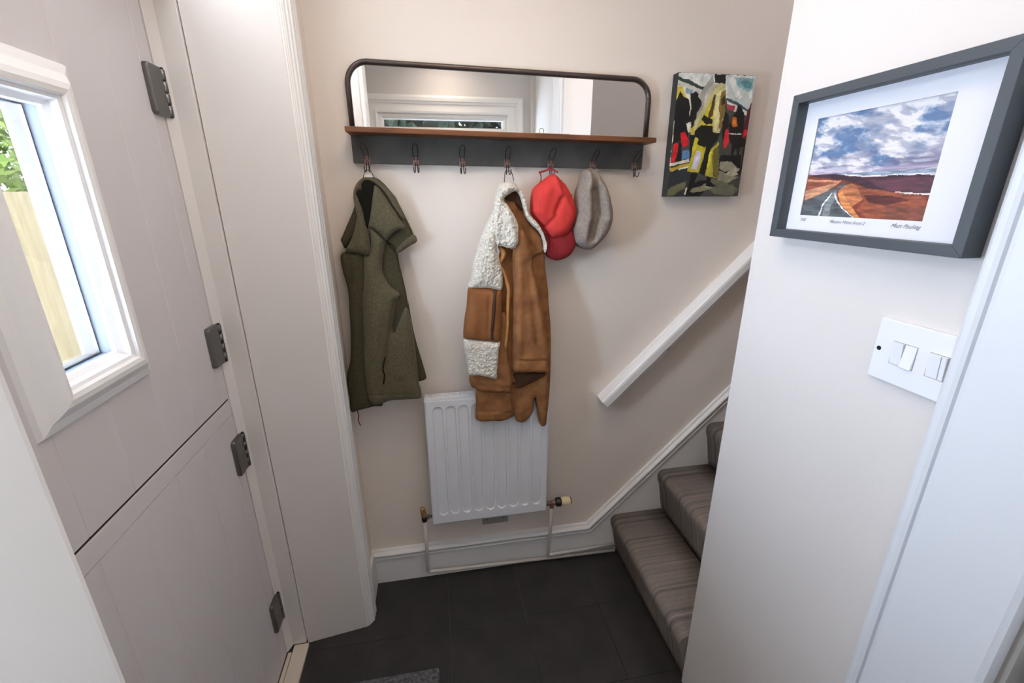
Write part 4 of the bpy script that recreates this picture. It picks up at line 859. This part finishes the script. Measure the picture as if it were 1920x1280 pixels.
box_bm(MXx, MXx+.002, QY0, QY1, k0, QZ0, bm=mt); box_bm(MXx, MXx+.002, QY0, QY1, QZ1, k1, bm=mt)
bm_obj('mount', mt, 'mat', pf)
box('backing', MXx+.004, XR-.001, i0, i1, k0, k1, 'mat', pf)
def road_col(U, V):
    C = polys(ROAD, U, V, '8e9cae', .012)
    sky = V < .575
    n = fbm(U*5+V*2, V*9-U*2.2, 21, 6); n2 = fbm(U*9-V*3, V*16-U*5, 33, 6)
    blue = np.array([.36, .47, .62]); white = np.array([.88, .87, .88]); grey = np.array([.56, .58, .66]); purple = np.array([.42, .38, .50])
    t = np.clip((n-.40)/.16, 0, 1)[..., None]; S = blue*(1-t)+white*t
    g = np.clip((n2-.50)/.12, 0, 1)[..., None]*.65; S = S*(1-g)+grey*g
    low = np.clip((V-.36)/.16, 0, 1)[..., None]*np.clip((fbm(U*4, V*22, 41)-.40)/.12, 0, 1)[..., None]; S = S*(1-low*.85)+purple*low*.85
    pk = np.clip(1-abs(V-.545)/.03, 0, 1)[..., None]; S = S*(1-pk*.6)+np.array([.85, .78, .85])*pk*.6
    C = np.where(sky[..., None], S, C)
    st = fbm(U*12, V*50, 51)[..., None]; C = C*(1+np.where(sky[..., None], (st-.5)*.15, (st-.5)*.8))
    return np.clip(C, 0, 1)
grid_print('landscape_print', 190, 140, lambda u, v: (MXx+.0028, QY1+.001-u*(QY1-QY0+.002), QZ1+.001-v*(QZ1-QZ0+.002)), road_col, pf, .6)
def text(s, y, z, size, parent, shear=.35):
    cu = bpy.data.curves.new('t', 'FONT'); cu.body = s; cu.size = size; cu.shear = shear; cu.resolution_u = 3
    t = bpy.data.objects.new('t', cu); COL.objects.link(t)
    dg = bpy.context.evaluated_depsgraph_get(); me = bpy.data.meshes.new_from_object(t.evaluated_get(dg)); bpy.data.objects.remove(t)
    po = parent_off(parent)
    for v in me.vertices:
        a, b_ = v.co.x, v.co.y
        b_ += .0006*math.sin(a*900)
        v.co = Vector((MXx-.0004, y-a, z+b_))-po
    me.materials.clear()
    return link('pencil_writing', me, 'ink', parent)
text('7/50', -.766, 1.5655, .0085, pf); text('Mission Wind Road 2', -.838, 1.5655, .0085, pf, .5); text('Matt Pauling', -.960, 1.5650, .0095, pf, .5)
box('glass', PXF+.006, PXF+.008, i0, i1, k0, k1, 'glasslow', pf)

# double light switch
sw = thing('light_switch', 'white double light switch plate beside the near door frame', 'light switch', (XR, -1.05, 1.31))
box('face_plate', XR-.009, XR-.0005, -1.1018, -.984, 1.3085, 1.4155, 'switch', sw, bev=.0015)
bm_obj('screw', lathe_bm([(0, .0042), (.0008, .0036), (.0009, .002)], (XR-.0088, -.9925, 1.362), (-1, 0, 0), 14), 'darkmetal', sw, smooth=False)
def rocker(y0, y1, up, parent):
    xf = XR-.009
    a, b = (.0065, .0012) if up else (.0012, .0065)
    pts = [(xf+.001, 1.3435), (xf-a*.75, 1.3435), (xf-.0028, 1.3625), (xf-b*.75, 1.3815), (xf+.001, 1.3815)]
    bm = bmesh.new(); A = [bm.verts.new((p[0], y0+.0004, p[1])) for p in pts]; B = [bm.verts.new((p[0], y1-.0004, p[1])) for p in pts]
    bm.faces.new(A); bm.faces.new(B[::-1])
    for i in range(5): bm.faces.new((A[i], B[i], B[(i+1) % 5], A[(i+1) % 5]))
    bmesh.ops.recalc_face_normals(bm, faces=bm.faces)
    bm_obj('rocker', bm, 'switch', parent)
for ya in (-1.0155, -1.0735):
    box('rocker_surround', XR-.0094, XR-.0088, ya-.0390, ya+.0005, 1.3425, 1.3825, 'gapwall', sw)
rocker(-1.0345, -1.0160, False, sw); rocker(-1.0540, -1.0350, True, sw)
rocker(-1.0920, -1.0740, False, sw); rocker(-1.1000, -1.0925, False, sw)

# doormat
dm = bm_obj('doormat', box_bm(-.56, -.066, -1.12, -.436, .0005, .010, .003), 'matgrey', off=(-.3, -.8, 0)); tag(dm, 'grey speckled doormat on the dark slate tiles', 'doormat')

# ================================================================== garments
DV = lambda z: .035+max(0, 1.68-z)*.05
DC = lambda z: .045+max(0, 1.68-z)*.085
DK = lambda z: .03
def panel(name, m, D, base, th, R, outline, folds, nz_, parent, step=.006):
    P = [tuple(float(q) for q in t.split(',')) for t in outline.split(';')]
    cp = curve_pts(P, 4, True)
    # resample
    poly = [tuple(p) for p in cp]
    A = np.array(poly); 
    fine = step*(.5 if nz_ and nz_[0] else 1)
    x0, z0 = A.min(0); x1, z1 = A.max(0)
    gx, gz = np.meshgrid(np.arange(x0, x1, fine), np.arange(z0, z1, fine*.9))
    gx[::2] += fine*.5
    gx = gx.ravel(); gz = gz.ravel(); ins = pip(gx, gz, poly); gx = gx[ins]; gz = gz[ins]
    def dist(px, pz):
        d = np.full(px.shape, 9.)
        for i in range(len(A)):
            a = A[i]; b = A[(i+1) % len(A)]; ab = b-a; L = (ab**2).sum()+1e-12
            t = np.clip(((px-a[0])*ab[0]+(pz-a[1])*ab[1])/L, 0, 1)
            d = np.minimum(d, np.hypot(px-a[0]-t*ab[0], pz-a[1]-t*ab[1]))
        return d
    dd = dist(gx, gz); keep = dd > fine*.45; gx = gx[keep]; gz = gz[keep]
    pts = [Vector(p) for p in poly]+[Vector((a, b)) for a, b in zip(gx, gz)]
    n = len(poly)
    vs, es, fs, *_ = mgeo.delaunay_2d_cdt(pts, [(i, (i+1) % n) for i in range(n)], [list(range(n))], 1, 1e-6)
    VX = np.array([v.x for v in vs]); VZ = np.array([v.y for v in vs])
    d = dist(VX, VZ); d[d < 1e-5] = 0
    t = np.clip(d/R, 0, 1); prof = np.sqrt(np.clip(1-(1-t)**2, 0, 1)); 
    Y = th*prof
    if folds:
        YP = np.zeros(VX.shape); YN = np.zeros(VX.shape)
        for s in folds.split(';'):
            ax, az, bx, bz, w_, amp = (float(q) for q in s.split(','))
            ex, ez = bx-ax, bz-az; L = ex*ex+ez*ez+1e-12
            tt = np.clip(((VX-ax)*ex+(VZ-az)*ez)/L, 0, 1)
            q = np.hypot(VX-ax-tt*ex, VZ-az-tt*ez)
            gsn = amp*np.exp(-(q/w_)**2)*np.clip(d/.006, 0, 1)
            if amp > 0: YP = np.maximum(YP, gsn)
            else: YN = np.minimum(YN, gsn)
        Y = Y+YP+YN
    Dz = np.array([D(z) for z in VZ])
    out = []
    for i in range(len(VX)):
        e = min(1, d[i]/.012)
        nn = mnoise.noise(Vector((VX[i]*16, VZ[i]*7, base*90)))*.0055*e + mnoise.noise(Vector((VX[i]*45, VZ[i]*22, base*50)))*.0028*e
        x, z = VX[i], VZ[i]
        if nz_ and nz_[0]:
            q = Vector((x*nz_[1], z*nz_[1], base*100))
            dn = mnoise.noise(q)+.5*mnoise.noise(q*2.1); e2 = .35+.65*min(1, d[i]/.004)
            nn += nz_[0]*dn*e2
            if d[i] < 1e-4:
                x += .0022*mnoise.noise(q*1.3+Vector((7, 0, 0))); z += .0022*mnoise.noise(q*1.3+Vector((0, 9, 0)))
        out.append((x, -(Dz[i]+base+max(Y[i]+nn, .001*(d[i] > 0))), z))
    po = parent_off(parent)
    nV = len(out)
    back = [(out[i][0], -(Dz[i]+base-.004), out[i][2]) for i in range(nV)]
    V = [tuple(Vector(p)-po) for p in out+back]
    # orient front towards -y
    F2 = []
    for f in fs:
        a, b, c = (Vector((VX[k], VZ[k])) for k in f[:3])
        ccw = (b-a).cross(c-a) > 0
        f = list(f) if ccw else list(f)[::-1]
        F2.append(tuple(f)); F2.append(tuple(k+nV for k in f[::-1]))
    cnt = {}
    for f in F2[::2]:
        for i in range(len(f)):
            e = (f[i], f[(i+1) % len(f)]); cnt[e] = 1
    for (a, b) in list(cnt):
        if (b, a) not in cnt: F2.append((b, a, a+nV, b+nV))
    me = bpy.data.meshes.new(name); me.from_pydata(V, [], F2); me.validate()
    return link(name, me, m, parent, smooth=True)
vest = thing('olive_vest', 'olive green wool waistcoat hanging by its collar loop from the leftmost hook', 'vest', (-.19, -.05, 1.70))
coat = thing('tan_jacket', 'tan canvas jacket with cream fleece collar and patches hanging from the middle hook', 'jacket', (.264, -.05, 1.69))
cap = thing('baseball_cap', 'red cotton baseball cap hanging on a hook beside the fleece collared jacket', 'cap', (.42, -.05, 1.69))
fcap = thing('flat_cap', 'grey brown wool flat cap hanging second hook from the right', 'cap', (.566, -.05, 1.69))
par = {'vest': (vest, DV), 'coat': (coat, DC), 'cap': (cap, DK), 'flatcap': (fcap, DK)}
for g, n, m, base, th_, R, o, f, nz_ in PANELS:
    p, D = par[g]; panel(n, m, D, base, th_, R, o, f, nz_, p)
def cordo(name, pts, r, m, parent, n=4):
    return bm_obj(name, tube_bm(curve_pts(pts, n), r, 6), m, parent, smooth=True)
# vest details
zc = 1.7245
cordo('hang_loop', [(-.204, -.052, 1.672), (-.198, -.047, 1.692), (-.190, -.045, 1.6955), (-.180, -.047, 1.692), (-.169, -.052, 1.671)], .0012, 'cord', vest)
bm_obj('woven_label', extrude_poly([(-.199, 1.668), (-.172, 1.668), (-.176, 1.684), (-.196, 1.684)], 'y', -.046, -.045), 'label', vest)
cordo('zip_pull', [(-.305, -.082, .880), (-.302, -.086, .858), (-.305, -.086, .838), (-.299, -.086, .818)], .0022, 'redcord', vest)
bm_obj('pocket_stud', lathe_bm([(0, .003), (.002, .002)], (-.197, -.128, .985), (0, -1, 0), 10), 'steel', vest, smooth=True)
cordo('pocket_zip', [(-.186, -.112, 1.085), (-.196, -.113, 1.045), (-.193, -.114, 1.02), (-.199, -.118, .99)], .0025, 'black', vest)
# jacket details
cordo('hang_loop', [(.247, -.062, 1.660), (.252, -.048, 1.690), (.262, -.044, 1.6945), (.274, -.046, 1.691), (.279, -.062, 1.664)], .0014, 'cord', coat)
# cap strap
cordo('strap', [(.366, -.056, 1.690), (.385, -.054, 1.695), (.402, -.054, 1.700), (.418, -.060, 1.697), (.426, -.070, 1.690)], .0036, 'redcord', cap)
cordo('strap', [(.369, -.056, 1.690), (.374, -.054, 1.676), (.372, -.054, 1.660), (.360, -.056, 1.640)], .0020, 'redcord', cap)

def yz(z, e): return -(DC(z)+e)
zp = bm_obj('zip_tape', tube_bm([(.2005, yz(1.312, .054), 1.312), (.194, yz(1.25, .062), 1.25), (.188, yz(1.19, .062), 1.19), (.184, yz(1.142, .052), 1.142)], .0065, 8), 'darkbrown', coat, smooth=True)
cordo('zip_teeth', [(.2000, yz(1.310, .062), 1.310), (.1935, yz(1.25, .070), 1.25), (.1875, yz(1.19, .070), 1.19), (.1840, yz(1.146, .060), 1.146)], .0022, 'zip', zp)
bm_obj('zip_slider', box_bm(.180, .188, yz(1.155, .071), yz(1.155, .060), 1.143, 1.160, .0015), 'zip', zp)
for k in range(4):
    zz = 1.345-k*.02
stm = bmesh.new()
for k in range(26):
    t = k/25; xx = .2115-.0165*t; zz = 1.305-.155*t
    tube_bm([(xx-.0022, yz(zz, .0625), zz), (xx+.0022, yz(zz, .0625), zz-.0008)], .0007, 4, bm=stm)
bm_obj('pocket_stitching', stm, 'tan', coat)
